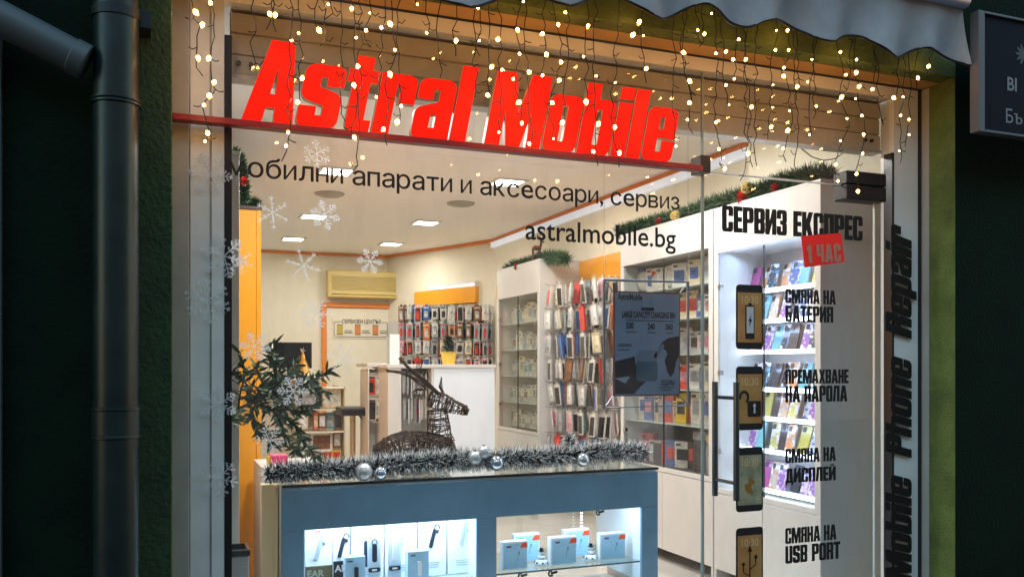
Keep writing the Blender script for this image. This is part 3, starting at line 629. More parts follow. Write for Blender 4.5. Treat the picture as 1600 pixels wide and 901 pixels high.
# near peg board on the side wall: packs face the room on long hooks
nb = thing('peg_board', (WX-.02, 3.1, 1.0), 'white peg board on the side wall between two glass cabinets', 'peg board')
build(MB().box(WX-.019, WX-.0012, 2.4, 3.82, .3, 2.06), 'board', WHITE, nb)
hk = MB(); rows = [(445, .20), (483, .2), (523, .2), (562, .2), (600, .2), (640, .2), (681, .2)]
cols = [2.62, 2.84, 3.06, 3.28, 3.5, 3.7]
for r, (py, _) in enumerate(rows):
    z = at(905, py, X=3.3).z
    for c, yv in enumerate(cols):
        if c < 1: continue
        y = yv+random.uniform(-.02, .02)
        hk.tube([(WX-.02, y, z+.012), (WX-.40, y, z+.016), (WX-.41, y, z+.03)], .003, 5)
        base = random.choice(MIX)
        for k in range(5):
            cn_ = base if random.random() < .35 else random.choice(MIX)
            x = WX-.37+k*.062+random.uniform(-.01, .01)
            pack(cn_, (x, y+random.uniform(-.012, .012), z), pi/2+random.uniform(-.35, .25), random.uniform(-.14, .14),
                 '%s pack, %s on the %s hook of the %s row, near peg board' % (cn_, DEP[k], ORD[c-1], ORD[r]), 'packs hanging on the near peg board')
build(hk, 'hooks', STEEL, nb)
# rear peg board on the angled wall
rb = thing('peg_board', tuple(D1.lerp(D2, .5)+Z_*.8), 'rear peg board on the angled wall under the orange panel', 'peg board')
build(MB().obox(DF, .02, DL-.02, .5, 2.0, .001, .015), 'board', WHITE, rb)
hk = MB(); rzd = atan2(dd.y, dd.x)
for r, py in enumerate((479, 506, 532, 560)):
    for c in range(11):
        pxc = 636+c*13.2; u, z = dpos(pxc+6, py)
        u = min(max(u, -.1), DL+.3)
        base = random.choice(MIX)
        P0 = D1+dd*u+Z_*z
        hk.tube([P0, P0+dn*.16], .003, 4)
        for k in range(2):
            cn_ = base if random.random() < .5 else random.choice(MIX)
            q = P0+dn*(.15-.06*k)
            pack(cn_, q, rzd+random.uniform(-.5, .2)+.5, 0, '%s pack, %s on the %s hook of the %s row, rear peg board' % (cn_, ['front', 'back'][k], ORD[c], ORD[r]), 'packs hanging on the rear peg board')
build(hk, 'hooks', STEEL, rb)

# ---- glass cabinets along the side wall
def cabinet(name, y0, y1, zb, zt_, label, xf=3.12, top=2.36, split=True, cls='glass cabinet'):
    t = thing(name, ((xf+WX)/2, (y0+y1)/2, FL), label, cls)
    T = .022; fw_ = .045
    build(MB().box(xf+.002, WX-.002, y0, y0+T, FL, top-.001), 'side_panel', WHITE, t, bevel=.0015)
    build(MB().box(xf+.002, WX-.002, y1-T, y1, FL, top-.001), 'side_panel', WHITE, t, bevel=.0015)
    build(MB().box(WX-.02, WX-.003, y0+T, y1-T, FL, top-.002), 'back_panel', WHITE, t)
    build(MB().box(xf, WX-.002, y0-.001, y1+.001, top-.0005, top+.014), 'top_panel', WHITE, t, bevel=.002)
    build(MB().box(xf, xf+T, y0+.001, y1-.001, zt_, top-.001), 'fascia', WHITE, t, bevel=.002)
    build(MB().box(xf+.03, WX-.021, y0+T+.001, y1-T-.001, zt_+.01, zt_+.03), 'inner_top', WHITE, t)
    build(MB().box(xf+.03, WX-.021, y0+T+.001, y1-T-.001, zb-.02, zb), 'inner_base', WHITE, t)
    ym = (y0+y1)/2
    for a, b in ((y0+.002, ym-.002), (ym+.002, y1-.002)):
        d = build(MB().box(xf, xf+.02, a, b, FL+.08, zb-.004), 'drawer_front', WHITE, t, bevel=.002)
    mb = MB().box(xf, xf+T, y0+.001, y0+fw_, zb, zt_-.003).box(xf, xf+T, y1-fw_, y1-.001, zb, zt_-.003).box(xf, xf+T, y0+fw_, y1-fw_, zb, zb+.03)
    build(mb, 'door_frame', WHITE, t, bevel=.002)
    build(MB().box(xf+.008, xf+.013, y0+fw_, y1-fw_, zb+.03, zt_-.004), 'glass_pane', PANE2, t)
    build(MB().box(xf+.006, xf+.0155, ym-.0025, ym+.0025, zb+.03, zt_-.004), 'pane_joint', BLACK, t)
    mb = MB()
    for z in (zb+.25, (zb+zt_)/2, zt_-.2):
        mb.box(xf-.004, xf+.02, y1-fw_-.03, y1-fw_+.002, z-.014, z+.014)
    build(mb, 'hinge', STEEL, t, bevel=.002)
    return t
c1 = cabinet('phone_case_cabinet', .275, 1.205, .66, 2.10, 'white cabinet lit bluish white inside, filled with phone cases, behind the glass door')
c2 = cabinet('display_cabinet', 1.215, 2.37, .715, 2.143, 'tall white glass cabinet of boxed gadgets next to the lit phone case cabinet')
c3 = cabinet('display_cabinet', 3.85, 4.9, .80, 2.08, 'far white glass cabinet with clear goods beyond the near peg board')
# cabinet one: stepped shelves with led strips and phone cases
LED = M('led strip', (1, 1, 1), .4, emit=5, ecol=(.72, .86, 1))
SHW = M('shelf white', (.82, .86, .9), .3)
cs = [(.06, .12, .3), (.35, .05, .22), (.5, .55, .6), (.08, .25, .42), (.6, .45, .5), (.02, .025, .04), (.62, .25, .1), (.12, .35, .4), (.45, .4, .35), (.7, .6, .62), (.25, .1, .35), (.5, .45, .12)]
CN = ['navy', 'crimson', 'silver', 'blue', 'rose', 'black', 'orange', 'teal', 'beige', 'pale pink', 'purple', 'mustard']
def case_mat(i):
    k = 'case %d' % i
    if k in MC: return MC[k]
    m = M(k, cs[i], .3, coat=.5)
    if i % 2 == 0 or i in (3, 9):
        t = m.node_tree; tc = t.nodes.new('ShaderNodeTexCoord'); v = t.nodes.new('ShaderNodeTexVoronoi'); v.inputs['Scale'].default_value = 38+i*3
        r = t.nodes.new('ShaderNodeValToRGB'); r.color_ramp.interpolation = 'CONSTANT'; r.color_ramp.elements[0].color = (*cs[i], 1); r.color_ramp.elements[1].position = .45
        r.color_ramp.elements[1].color = (*cs[(i*5+2) % 12], 1); e = r.color_ramp.elements.new(.75); e.color = (.7, .7, .72, 1)
        t.links.new(tc.outputs['Object'], v.inputs['Vector']); t.links.new(v.outputs['Color'], r.inputs[0]); t.links.new(r.outputs[0], t.nodes['Principled BSDF'].inputs['Base Color'])
    return m
CP = {}
def phone_case(i, loc, rot, label):
    if i not in CP:
        r_ = CP[i] = thing('phone_case', loc, label, 'phone case', 'phone cases on the lit shelves')
        build(MB().prism([(x-.038, y) for x, y in rrect(.076, .158, .012)], -.005, .005, 0, frame((0, 0, 0), X_, Z_, -Y_)), 'shell', case_mat(i), r_, local=True)
        build(MB().prism([(x-.030, y+.118) for x, y in rrect(.026, .03, .006)], .0052, .0075, 0, frame((0, 0, 0), X_, Z_, -Y_)), 'camera_hole', BLACK, r_, local=True)
        r_.rotation_euler = rot; return
    dup(CP[i], loc, rot, label=label)
shz = [1.87, 1.69, 1.51, 1.29, 1.12, .93, .70]
mb = MB(); mbl = MB()
for z in shz:
    mb.box(WX-.21, WX-.021, .30, 1.18, z-.012, z)
    mbl.box(WX-.218, WX-.2105, .30, 1.18, z-.018, z+.006)
build(mb, 'shelf', SHW, c1); build(mbl, 'light_strip', LED, c1)
for r, z in enumerate(shz):
    if r: arealamp('shelf_lamp', c1, (WX-.23, .74, z+.16), .02, .8, .4, (.42, .6, 1), (0, radians(-50), 0))
arealamp('shelf_lamp', c1, (WX-.25, .74, 2.09), .1, .8, 1.5, (.42, .6, 1), (0, radians(20), 0))
arealamp('shelf_lamp', c1, (3.2, .5, 2.09), .1, .35, .8, (.42, .6, 1), (0, radians(-30), 0))
for r, z in enumerate(shz):
    k = 0; y = .42+.02*(r % 2)
    while y < 1.16:
        i = random.choice([j for j in range(12) if j != (i if k else -1)])
        phone_case(i, (WX-.155+random.uniform(-.02, .02), y, z+.001), (radians(-14), random.uniform(-.05, .12), radians(-90)+random.uniform(-.1, .1)),
                   '%s phone case, %s from the street end on the %s lit shelf down' % (CN[i], ORD[k], ORD[r]))
        y += .083+random.uniform(0, .01); k += 1
# cabinet two and three goods
def goods(mb_cols, x, y, z, w, d, h, name, label, cat, group, rz=0, kind='box'):
    t = thing(name, (x, y, z), label, cat, group); t.rotation_euler = (0, 0, rz)
    c1_, c2_ = mb_cols
    if kind == 'box':
        build(MB().box(-w/2, w/2, -d/2, d/2, 0, h), 'carton', M('pack '+c1_, PCOL[c1_], .3, coat=.4, var=.35, vscale=18), t, local=True, bevel=.002)
        build(MB().box(-w*.36, w*.36, -d/2-.0015, -d/2-.0003, h*.3, h*.72), 'front_print', M('print '+c2_, PCOL[c2_], .4, var=.6, vscale=28), t, local=True)
        build(MB().box(-w*.42, -w*.1, -d/2-.0015, -d/2-.0003, h*.84, h*.92), 'title_mark', M('print black', PCOL['black'], .4), t, local=True)
    elif kind == 'jar':
        build(MB().lathe([(0, 0), (w/2, 0), (w*.52, h*.5), (w*.48, h*.82), (0, h*.82)], n=18), 'bowl', M('pack '+c1_, PCOL[c1_], .3, coat=.4, var=.35, vscale=18), t, local=True, smooth=False)
        build(MB().lathe([(0, h), (w*.5, h), (w*.53, h*.9), (w*.5, h*.8)], n=18), 'lid', M('pack '+c2_, PCOL[c2_], .3, coat=.4), t, local=True)
    else:
        build(MB().sphere((0, 0, h*.55), h*.42, 14, 8, sc=(.8, .4, 1)), 'bag', M('crinkled clear bag', (.62, .6, .55), .08, bump=1.0, bscale=40), t, local=True, smooth=True)
        build(MB().box(-w/2, w/2, -.004, .004, h*.9, h*1.1), 'header_card', M('pack '+c1_, PCOL[c1_], .3, coat=.4, var=.35, vscale=18), t, local=True)
GC = list(PCOL)
sh2 = [.735, 1.04, 1.27, 1.50, 1.73, 1.94]
mb = MB()
for z in sh2[1:]: mb.box(3.15, WX-.021, 1.24, 2.345, z-.008, z)
build(mb, 'glass_shelf', M('shelf glass edge', (.4, .46, .44), .15), c2)
fixed = {(0, 0): ('grey', 'yellow', .17, .25, 'jar'), (0, 1): ('black', 'grey', .16, .26, 'jar'), (1, 4): ('yellow', 'black', .09, .2, 'box'), (1, 3): ('red', 'white', .09, .16, 'box'), (1, 2): ('white', 'grey', .1, .22, 'box'), (1, 1): ('white', 'blue', .12, .21, 'box')}
for r, z in enumerate(sh2):
    y = 1.33; k = 0
    while y < 2.3:
        if (r, k) in fixed: a, b, w, h, kd = fixed[(r, k)]
        else:
            a = random.choice(['white', 'white', 'white', 'clear', 'grey', 'red', 'blue', 'black', 'cream']); b = random.choice(['white', 'pink', 'red', 'black', 'grey', 'blue']); w = random.uniform(.07, .13); h = random.uniform(.13, .21); kd = 'bag' if r == 5 and k % 2 == 0 else 'box'
        goods((a, b), 3.26+random.uniform(0, .06), y+w/2, z+.001, w, .05 if kd != 'jar' else w, min(h, (sh2[r+1]-z-.02) if r < 5 else .18), {'box': 'gadget_box', 'jar': 'canister', 'bag': 'gadget_bag'}[kd],
              '%s %s with %s detail, %s along the %s shelf up in the middle cabinet' % (a, {'box': 'boxed gadget', 'jar': 'canister', 'bag': 'bagged gadget'}[kd], b, ORD[k], ORD[r]), {'box': 'box', 'jar': 'canister', 'bag': 'bag'}[kd], 'goods in the middle glass cabinet', radians(-70)+random.uniform(-.2, .2), kd)
        y += w*.85+random.uniform(.0, .012); k += 1
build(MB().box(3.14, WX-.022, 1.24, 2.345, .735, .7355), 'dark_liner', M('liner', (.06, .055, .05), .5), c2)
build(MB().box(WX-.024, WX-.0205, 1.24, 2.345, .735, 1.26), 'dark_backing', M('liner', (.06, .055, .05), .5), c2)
sh3 = [.83, 1.08, 1.33, 1.58, 1.83]
mb = MB()
for z in sh3[1:]: mb.box(3.15, WX-.021, 3.875, 4.875, z-.008, z)
build(mb, 'glass_shelf', M('shelf glass edge', (.4, .46, .44), .15), c3)
for r, z in enumerate(sh3):
    y = 3.95; k = 0
    while y < 4.8:
        a = random.choice(['clear', 'clear', 'cream', 'grey', 'white']); b = random.choice(['clear', 'grey', 'cream', 'brown', 'teal']); w = random.uniform(.07, .12)
        goods((a, b), 3.28, y+w/2, z+.001, w, .04, random.uniform(.12, .2), 'gadget_box', '%s boxed gadget with %s print, %s along the %s shelf up in the far cabinet' % (a, b, ORD[k], ORD[r]), 'box', 'goods in the far glass cabinet', radians(-75)+random.uniform(-.2, .2))
        y += w*.9+random.uniform(.0, .01); k += 1

# ---- left: white narrow cabinet, yellow cabinet
t = thing('narrow_cabinet', (.15, 1.4, FL), 'narrow white cabinet edge close behind the black window bar', 'cabinet')
xw = at(374, 500, Y=.81).x
build(MB().box(-.1, xw, .81, 1.95, FL, 2.36), 'body', WHITE, t, bevel=.002); build(MB().box(-.1, xw+.004, .805, 1.95, 2.361, 2.38), 'top_panel', WHITE, t, bevel=.002)
xa_ = at(408, 600, Y=2.07).x; zt_ = at(390, 322, Y=2.07).z
t = thing('yellow_cabinet', (.3, 3, FL), 'tall yellow end panel of a cabinet along the side with a garland on top', 'cabinet')
build(MB().box(-.1, xa_-.028, 2.07, 3.9, FL, zt_-.02), 'body', YEL, t); build(MB().box(xa_-.027, xa_, 2.066, 3.9, FL, zt_-.02), 'door_edge', M('deeper yellow edge', (.80, .34, .02), .35), t, bevel=.002)
build(MB().box(-.1, xa_+.004, 2.06, 3.9, zt_-.019, zt_), 'top_panel', M('dark walnut', (.05, .03, .02), .5), t)

# ---- counter
CY = .88; CT = .865
cx0 = at(440, 762, Y=CY).x; cx1 = at(1028, 728, Y=CY).x; CD = .55
CB = M('dusk blue laminate', (.12, .24, .35), .4, var=.14, vscale=3)  # blue dusk shade on the front is put into its colour
co = thing('display_counter', ((cx0+cx1)/2, CY+.28, FL), 'low display counter, dusk tint painted on front, two lit windows, right behind the shop glass', 'counter')
wL = pbox(475, 830, 745, 901, CY); wR = pbox(776, 798, 1003, 901, CY); OT = .655; OB = .25
lx0, lx1 = wL[0], wL[1]; rx0, rx1 = wR[0], wR[1]
build(MB().box(cx0, cx1, CY, CY+.02, OT, CT-.02), 'front_panel', CB, co, bevel=.0015)
mb = MB().box(cx0, lx0, CY, CY+.02, OB, OT-.001).box(lx1, rx0, CY, CY+.02, OB, OT-.001).box(rx1, cx1, CY, CY+.02, OB, OT-.001).box(cx0, cx1, CY, CY+.02, FL, OB-.001)
build(mb, 'front_frame', CB, co, bevel=.0015)
build(MB().box(cx0+.001, cx1-.0, CY-.004, CY+CD, CT-.004, CT+.004), 'glass_top', glass('counter top glass', (.9, .93, .92)), co)
build(MB().box(cx0+.001, cx1-.0, CY-.0065, CY-.0042, CT-.008, CT+.005), 'top_edge', BLACK, co)
build(MB().box(cx0+.002, cx1-.002, CY+.022, CY+CD, CT-.02, CT-.0045), 'top_board', WHITE, co)
LW = M('lit compartment', (.75, .84, .92), .4)
build(MB().box(cx0+.001, cx0+.02, CY+.021, CY+CD, FL, CT-.021).box(cx1-.02, cx1-.001, CY+.021, CY+CD, FL, CT-.021), 'side_panel', WHITE, co)
build(MB().box(lx1+.02, lx1+.04, CY+.021, CY+CD, FL, CT-.021), 'divider', LW, co)
build(MB().box(cx0+.021, lx1+.02, CY+.24, CY+.255, FL, CT-.021), 'back_board', LW, co)
build(MB().box(cx0+.021, cx1-.021, CY+.021, CY+CD, FL+.001, FL+.05), 'base_board', LW, co)
build(MB().box(rx1+.004, rx1+.016, CY+.021, CY+CD, .25, OT+.1), 'lit_side', LW, co)
SZ = .36
build(MB().box(cx0+.021, lx1+.019, CY+.022, CY+.238, SZ-.03, SZ-.022), 'glass_shelf', M('shelf glass edge', (.4, .46, .44), .15), co)
build(MB().box(lx1+.041, rx1+.003, CY+.03, CY+CD-.03, SZ-.007, SZ-.001), 'glass_shelf', glass('shelf glass', (.86, .93, .92)), co)
build(MB().box(lx1+.041, rx1+.003, CY+.0272, CY+.0298, SZ-.008, SZ), 'shelf_edge', M('shelf rim', (.05, .1, .12), .2), co)
build(MB().box(lx1+.041, rx1+.003, CY+CD-.012, CY+CD-.006, FL+.05, CT-.021), 'rear_glass', PANE2, co)
mb = MB().box(lx0+.02, lx1-.02, CY+.024, CY+.034, OT+.012, OT+.02); build(mb, 'light_strip', LED, co)
for k, (a, b, e) in enumerate(((lx0, lx1, 3.2), (rx0, rx1, 2.2))):
    arealamp('counter_lamp', co, ((a+b)/2, CY+.09, OT+.03), b-a-.1, .05, e, (.62, .82, 1), (0 if k else radians(-8), 0, 0))
vx = at(907, 812, Y=CY+.5).x
led2 = MB()
for i in range(14): led2.box(vx-.006, vx+.006, CY+.484, CY+.49, .42+i*.019, .427+i*.019)
build(led2, 'led_chain', LED, co)
for px, py in ((935, 800), (814, 899), (861, 895)):
    q = at(px, py, Y=CY+.12 if py > 850 else CY+.4); mb = MB().tube([(q.x, q.y, q.z), (q.x+.035, q.y, q.z+.006)], .007, 10)
    mb.tube([(q.x+.014*cos(t_), q.y, q.z+.014*sin(t_)) for t_ in [k*pi/8 for k in range(3, 15)]], .005, 8); build(mb, 'clip', BLACK, co)
# cream low unit left of the counter
a = at(408, 800, Y=1.02).x
build(MB().box(a, cx0-.003, 1.0, 1.07, FL, .86).box(at(427, 800, Y=.99).x, cx0-.004, .985, .9995, FL, .855), 'low_cabinet', M('cream laminate', (.76, .62, .38), .45), label='low cream side unit between the yellow cabinet and the counter', cat='cabinet')

# goods in the left compartment
def gpanel(x0, x1, y, z0, z1, col, name, label, cat, art=None, tilt=0, th=.012):
    t = thing(name, ((x0+x1)/2, y, z0), label, cat, 'earphone packaging in the lit counter')
    w = x1-x0; h = z1-z0; t.rotation_euler = (tilt, 0, 0)
    build(MB().box(-w/2, w/2, -th/2, th/2, 0, h), 'carton', col, t, local=True, bevel=.0015)
    fr = ffront((-w/2, -th/2-.0012, 0))
    if art: art(t, fr, w, h)
    return t
PW = M('carton white', (.8, .84, .88), .3); PBL = M('carton pale blue', (.35, .60, .78), .35, var=.1, vscale=6); REDP = M('red print', (.7, .02, .03), .4); GRYP = M('grey print', (.4, .45, .5), .4); INK = M('ink print', (.02, .025, .04), .4)
def pill(mb, fr, x, y, w, h, a=0, z0=0, z1=.004, m=0):
    r = min(w, h)/2; mb.prism([(v[0]-w/2, v[1]-h/2) for v in rrect(w, h, r)], z0, z1, m, fr @ Matrix.Translation((x, y, 0)) @ Matrix.Rotation(a, 4, 'Z'))
def logo(t, fr, w, h, x=None, y=None, s=.03):
    x = w*.5 if x is None else x; y = h-.025 if y is None else y; mb = MB(); pill(mb, fr, x, y, s, .010, 0, 0, .0006); lg = build(mb, 'logo_mark', REDP, t, local=True)
    mb = MB()
    for i in range(3): pill(mb, fr, x-s*.24+i*s*.24, y, s*.14, .005, 0, .0008, .0012)
    build(mb, 'logo_letters', PW, lg, local=True)
def art_ear(mat, a=0, sc=1, hook=True):
    def f(t, fr, w, h):
        logo(t, fr, w, h); mb = MB(); cx_, cy_ = w*.5, h*.62
        pill(mb, fr, cx_, cy_, .019*sc, .10*sc, a, .0, .006)
        c, s_ = cos(a), sin(a)
        top = Vector((cx_-s_*.04*sc, cy_+c*.04*sc, 0))
        mb.sphere(fr @ (top+Vector((.014*sc, -.004, .004))), .010*sc, 10, 6)
        if hook: mb.tube([fr @ (top+Vector((.014*sc+.013*sc*cos(k), .012+.013*sc*sin(k)*1.5, .004))) for k in [pi*1.1-j*.36 for j in range(11)]], .0028, 6)
        build(mb, 'earpiece', mat, t, local=True)
        mb = MB()
        for j in range(3): pill(mb, fr, w*.5, h*.22-j*.012, w*.5-j*.01, .0035, 0, 0, .0006)
        build(mb, 'small_print', GRYP, t, local=True)
    return f
def pxs(px, Y): return at(px, 850, Y=Y).x
YB = CY+.2
for xa_p, xb_p, mt, art, lb in ((476, 519, PW, art_ear(GRYP, -.3), 'tall white earphone carton at the outer end of the lit counter window'), (520, 546, PW, art_ear(INK, -.25), 'narrow white carton with a black earpiece picture, second from the counter end'),
        (548, 599, PW, art_ear(GRYP, 0, .6), 'white backing carton behind the black earpiece blister'), (601, 651, PW, art_ear(GRYP, .1, .6), 'white backing carton behind the clear blister'), (653, 697, PW, art_ear(INK, -.25, 1.0), 'white carton with a black hooked earpiece picture'), (699, 745, PW, art_ear(GRYP, -.2, 1.0), 'large pale carton beside the middle post of the counter')):
    gpanel(pxs(xa_p, YB), pxs(xb_p, YB), YB, SZ-.02, OT-.002-(.0 if xa_p > 600 else .02), mt, 'earphone_carton', lb, 'carton', art)
def art_white(c):
    def f(t, fr, w, h):
        mb = MB(); pill(mb, fr, w*.55, h*.45, .02, .075, -.0, 0, .006); build(mb, 'earpiece', c, t, local=True)
        mb = MB(); pill(mb, fr, w*.25, h-.02, .025, .006, 0, 0, .0006); build(mb, 'logo_mark', INK, t, local=True)
    return f
YF = CY+.10
gpanel(pxs(538, YF), pxs(569, YF), YF, SZ-.02, at(550, 868, Y=YF).z, PBL, 'earphone_box', 'pale blue box with a black earpiece picture standing in front', 'box', art_white(INK), 0, .05)
gpanel(pxs(635, YF), pxs(668, YF), YF, SZ-.02, at(650, 859, Y=YF).z, PBL, 'earphone_box', 'pale blue box with a white earpiece picture standing in front', 'box', art_white(PW), 0, .05)
def art_dark(c, tx, ml):
    def f(t, fr, w, h):
        mb = MB(); vs, fs = font_mesh(tx, .03); k = .045; mb.add([(v[0]*k*1.0+.006, v[1]*k+h-.05, .0005) for v in vs], fs, 0, fr); build(mb, 'lettering', ml, t, local=True)
    return f
gpanel(pxs(477, YF), pxs(519, YF), YF, SZ-.02, at(498, 883, Y=YF).z, M('olive card', (.16, .15, .08), .5), 'card', 'olive card with cropped pale capital letters in the counter corner', 'card', art_dark(0, 'EAR', M('olive print', (.45, .5, .4), .5)))
gpanel(pxs(521, YF-.01), pxs(536, YF-.01), YF-.01, SZ-.02, at(528, 875, Y=YF).z, INK, 'card', 'black card with white capital letters next to the olive one', 'card', art_dark(0, 'AR', PW))
BLI = M('blister plastic', (.70, .80, .9), .08)
for px, mt, lb in ((586, INK, 'clear blister pack holding a black earpiece'), (618, M('pearl', (.85, .88, .9), .3), 'clear blister pack holding a white earpiece')):
    x = pxs(px, YF); t = thing('blister_pack', (x, YF+.02, SZ-.02), lb, 'blister pack', 'earphone packaging in the lit counter')
    build(MB().box(-.034, .034, -.002, .002, 0, .235), 'backing', M('blister card', (.6, .74, .86), .3), t, local=True, bevel=.002)
    mb = MB(); fr = ffront((0, -.003, 0)); pill(mb, fr, 0, .16, .022, .09, 0, 0, .014); mb.tube([fr @ Vector((.013*cos(k), .21+.016*sin(k), .006)) for k in [j*pi/7 for j in range(-1, 9)]], .003, 6); build(mb, 'earpiece', mt, t, local=True)
    mb = MB(); pill(mb, fr, 0, .075, .06, .022, 0, 0, .004); build(mb, 'label_band', INK, t, local=True)
    mb = MB(); pill(mb, fr, 0, .075, .026, .009, 0, .0045, .005); build(mb, 'label_print', PW, t, local=True)
x = pxs(557, CY+.15); t = thing('earpiece', (x+.05, CY+.16, SZ+.02), 'black hooked headset leaning against the cartons beside the blisters', 'headset')
mb = MB(); fr = ffront((0, 0, 0)); pill(mb, fr, 0, .11, .024, .13, 0, 0, .016); mb.tube([fr @ Vector((.022+.016*cos(k), .165+.02*sin(k), .006)) for k in [j*pi/7 for j in range(-2, 8)]], .004, 6).sphere((.016, -.01, .15), .012, 10, 6); build(mb, 'body', INK, t, local=True, smooth=False)
# boxes on the right shelf
def art_cube(t, fr, w, h):
    build(MB().prism([(w*.06, h*.05), (w*.97, h*.05), (w*.97, h*.78), (w*.9, h*.93), (w*.06, h*.93)], 0, .0004, 0, fr), 'picture', PBL, t, local=True)
    mb = MB(); pill(mb, fr, w*.26, h*.82, .028, .010, 0, .0006, .0011); build(mb, 'logo_mark', M('logo maroon', (.25, .03, .1), .4), t, local=True)
    build(MB().prism([(w*.70, h*.76), (w*.99, h*.76), (w*.99, h*.93), (w*.80, h*.93)], .0006, .0012, 0, fr), 'price_flash', M('orange red flash', (.85, .08, .02), .4), t, local=True)
    mb = MB(); mb.tube([fr @ Vector(q) for q in ((w*.6, h*.3, .0008), (w*.62, h*.5, .0008), (w*.66, h*.62, .0008), (w*.68, h*.5, .0008))], .0007, 4); pill(mb, fr, w*.66, h*.6, .005, .012, 0, .0006, .0016); build(mb, 'earphone_print', INK, t, local=True)
for px0, py0, px1, yo, lb, hh in ((785, 845, 824, .10, 'small square earphone box at the orange end of the counter shelf', 0), (803, 833, 843, .24, 'small square earphone box behind the one at the orange end', 0), (860, 838, 901, .11, 'small square earphone box between the two snowmen in front', 0), (881, 826, 921, .26, 'small square earphone box behind the middle one', 0), (938, 832, 977, .13, 'small square earphone box nearest the bright counter side', 0)):
    Y = CY+yo; x0, x1 = at(px0, 860, Y=Y-.02).x, at(px1, 860, Y=Y-.02).x; zt = at((px0+px1)/2, py0, Y=Y-.02).z
    t = gpanel(x0, x1, Y, SZ, zt, PW, 'earphone_box', lb, 'box', art_cube, 0, .04); t['group'] = 'square boxes on the counter shelf'; t.rotation_euler = (0, 0, random.uniform(-.06, .06))
for px, yo, lb in ((846, .14, 'tiny snowman figurine with black hat between the first and middle boxes'), (923, .15, 'tiny snowman figurine with black hat between the middle and end boxes')):
    q = at(px, 870, Y=CY+yo); t = thing('snowman', (q.x, CY+yo, SZ), lb, 'figurine', 'snowmen on the counter shelf')
    bw = M('snow white', (.8, .85, .9), .4)
    build(MB().lathe([(0, 0), (.036, 0), (.04, .008), (.03, .022), (.022, .03)], n=20).sphere((0, 0, .04), .02, 14, 8).sphere((0, 0, .064), .013, 14, 8), 'body', bw, t, local=True, smooth=True)
    build(MB().lathe([(.0, .072), (.016, .072), (.016, .075), (.010, .075), (.010, .09), (0, .09)], n=14), 'hat', BLACK, t, local=True)
    mb = MB().lathe([(.0145, .050), (.017, .053), (.0145, .056)], n=14)
    for k in range(7): mb.sphere((.036*cos(k*.9), .036*sin(k*.9), .014), .006, 8, 5)
    build(mb, 'trim', M('dark trim', (.05, .05, .08), .4), t, local=True)
    build(MB().tube([(0, 0, .09), (.004, 0, .13), (-.002, 0, .155)], .0012, 5).sphere((-.002, 0, .157), .003, 6, 4), 'hanger', M('clear thread', (.5, .55, .6), .2), t, local=True)

# ---- white reception desk with open shelves, stool, monitor, goods at the back
RY = 3.45
def X(px, Y, py=600): return at(px, py, Y=Y).x
rd = thing('reception_desk', (X(680, RY), RY+.25, FL), 'tall white reception desk with open shelves of hanging packs behind the wicker reindeer', 'desk')
zt = at(725, 569, Y=RY).z
build(MB().box(X(678, RY), X(773, RY), RY, RY+.02, FL, zt-.031), 'front_panel', M('cool white panel', (.78, .84, .92), .35), rd, bevel=.002)
build(MB().box(X(604, RY), X(774.5, RY), RY-.01, RY+.5, zt-.03, zt), 'top_panel', WHITE, rd, bevel=.003)
build(MB().box(X(573, RY+.3), X(604, RY+.3), RY+.29, RY+.7, at(590, 567, Y=RY+.3).z-.03, at(590, 567, Y=RY+.3).z), 'side_top', WHITE, rd, bevel=.003)
build(MB().box(X(606, RY), X(627, RY), RY, RY+.45, FL, zt-.031), 'pillar', WHITE, rd, bevel=.002)
build(MB().box(X(627, RY)+.001, X(773, RY)-.02, RY+.3, RY+.32, FL, zt-.031).box(X(678, RY)-.02, X(678, RY)-.001, RY+.001, RY+.3, FL, zt-.031).box(X(773, RY)-.019, X(773, RY), RY+.021, RY+.48, FL, zt-.031), 'carcass', WHITE, rd)
build(MB().box(X(575, RY+.3), X(577, RY+.3), RY+.3, RY+.6, FL, zt-.04).box(X(577, RY+.3), X(606, RY+.3), RY+.5, RY+.52, FL, zt-.04), 'side_shelf', WHITE, rd)
for r, (py, n0) in enumerate(((586, 6), (622, 5))):
    for k in range(n0):
        q = at(580+k*26/n0+1, py, Y=RY+.33); cn_ = ['red', 'white', 'white', 'red', 'pink', 'black'][k] if r == 0 else ['black', 'white', 'black', 'grey', 'blue'][k]
        pack(cn_, q, radians(-25)+random.uniform(-.2, .4), 0, '%s pack hanging %s in the %s row of the open desk side' % (cn_, ORD[k], ORD[r]), 'packs in the desk shelves')
for k in range(8):
    q = at(633+k*5.6, 583+(k % 3), Y=RY+.12); cn_ = ['white', 'clear', 'blue', 'grey', 'clear', 'white', 'blue', 'cream'][k]
    pack(cn_, q, radians(60)+random.uniform(-.2, .2), 0, '%s pack hanging %s in the upper desk bay behind the reindeer antlers' % (cn_, ORD[k]), 'packs in the desk shelves')
    q = at(634+k*5.6, 622+(k % 3), Y=RY+.1)
    cn_ = ['clear', 'blue', 'clear', 'grey', 'blue', 'white', 'clear', 'white'][k]
    pack(cn_, q, radians(60)+random.uniform(-.2, .2), 0, '%s pack hanging %s in the lower desk bay behind the reindeer neck' % (cn_, ORD[k]), 'packs in the desk shelves')
# standing paper on the back desk
x0, x1, z0, z1 = pbox(609, 522, 624, 568, RY+.35)
build(MB().box(x0, x1, RY+.35, RY+.353, zt-.01, z1).box(x0+.02, x1-.02, RY+.3485, RY+.3499, z1-.05, z1-.045), 'paper_sheet', M('paper', (.78, .76, .74), .7), label='white standing paper sheet at the corner of the reception desk', cat='paper')
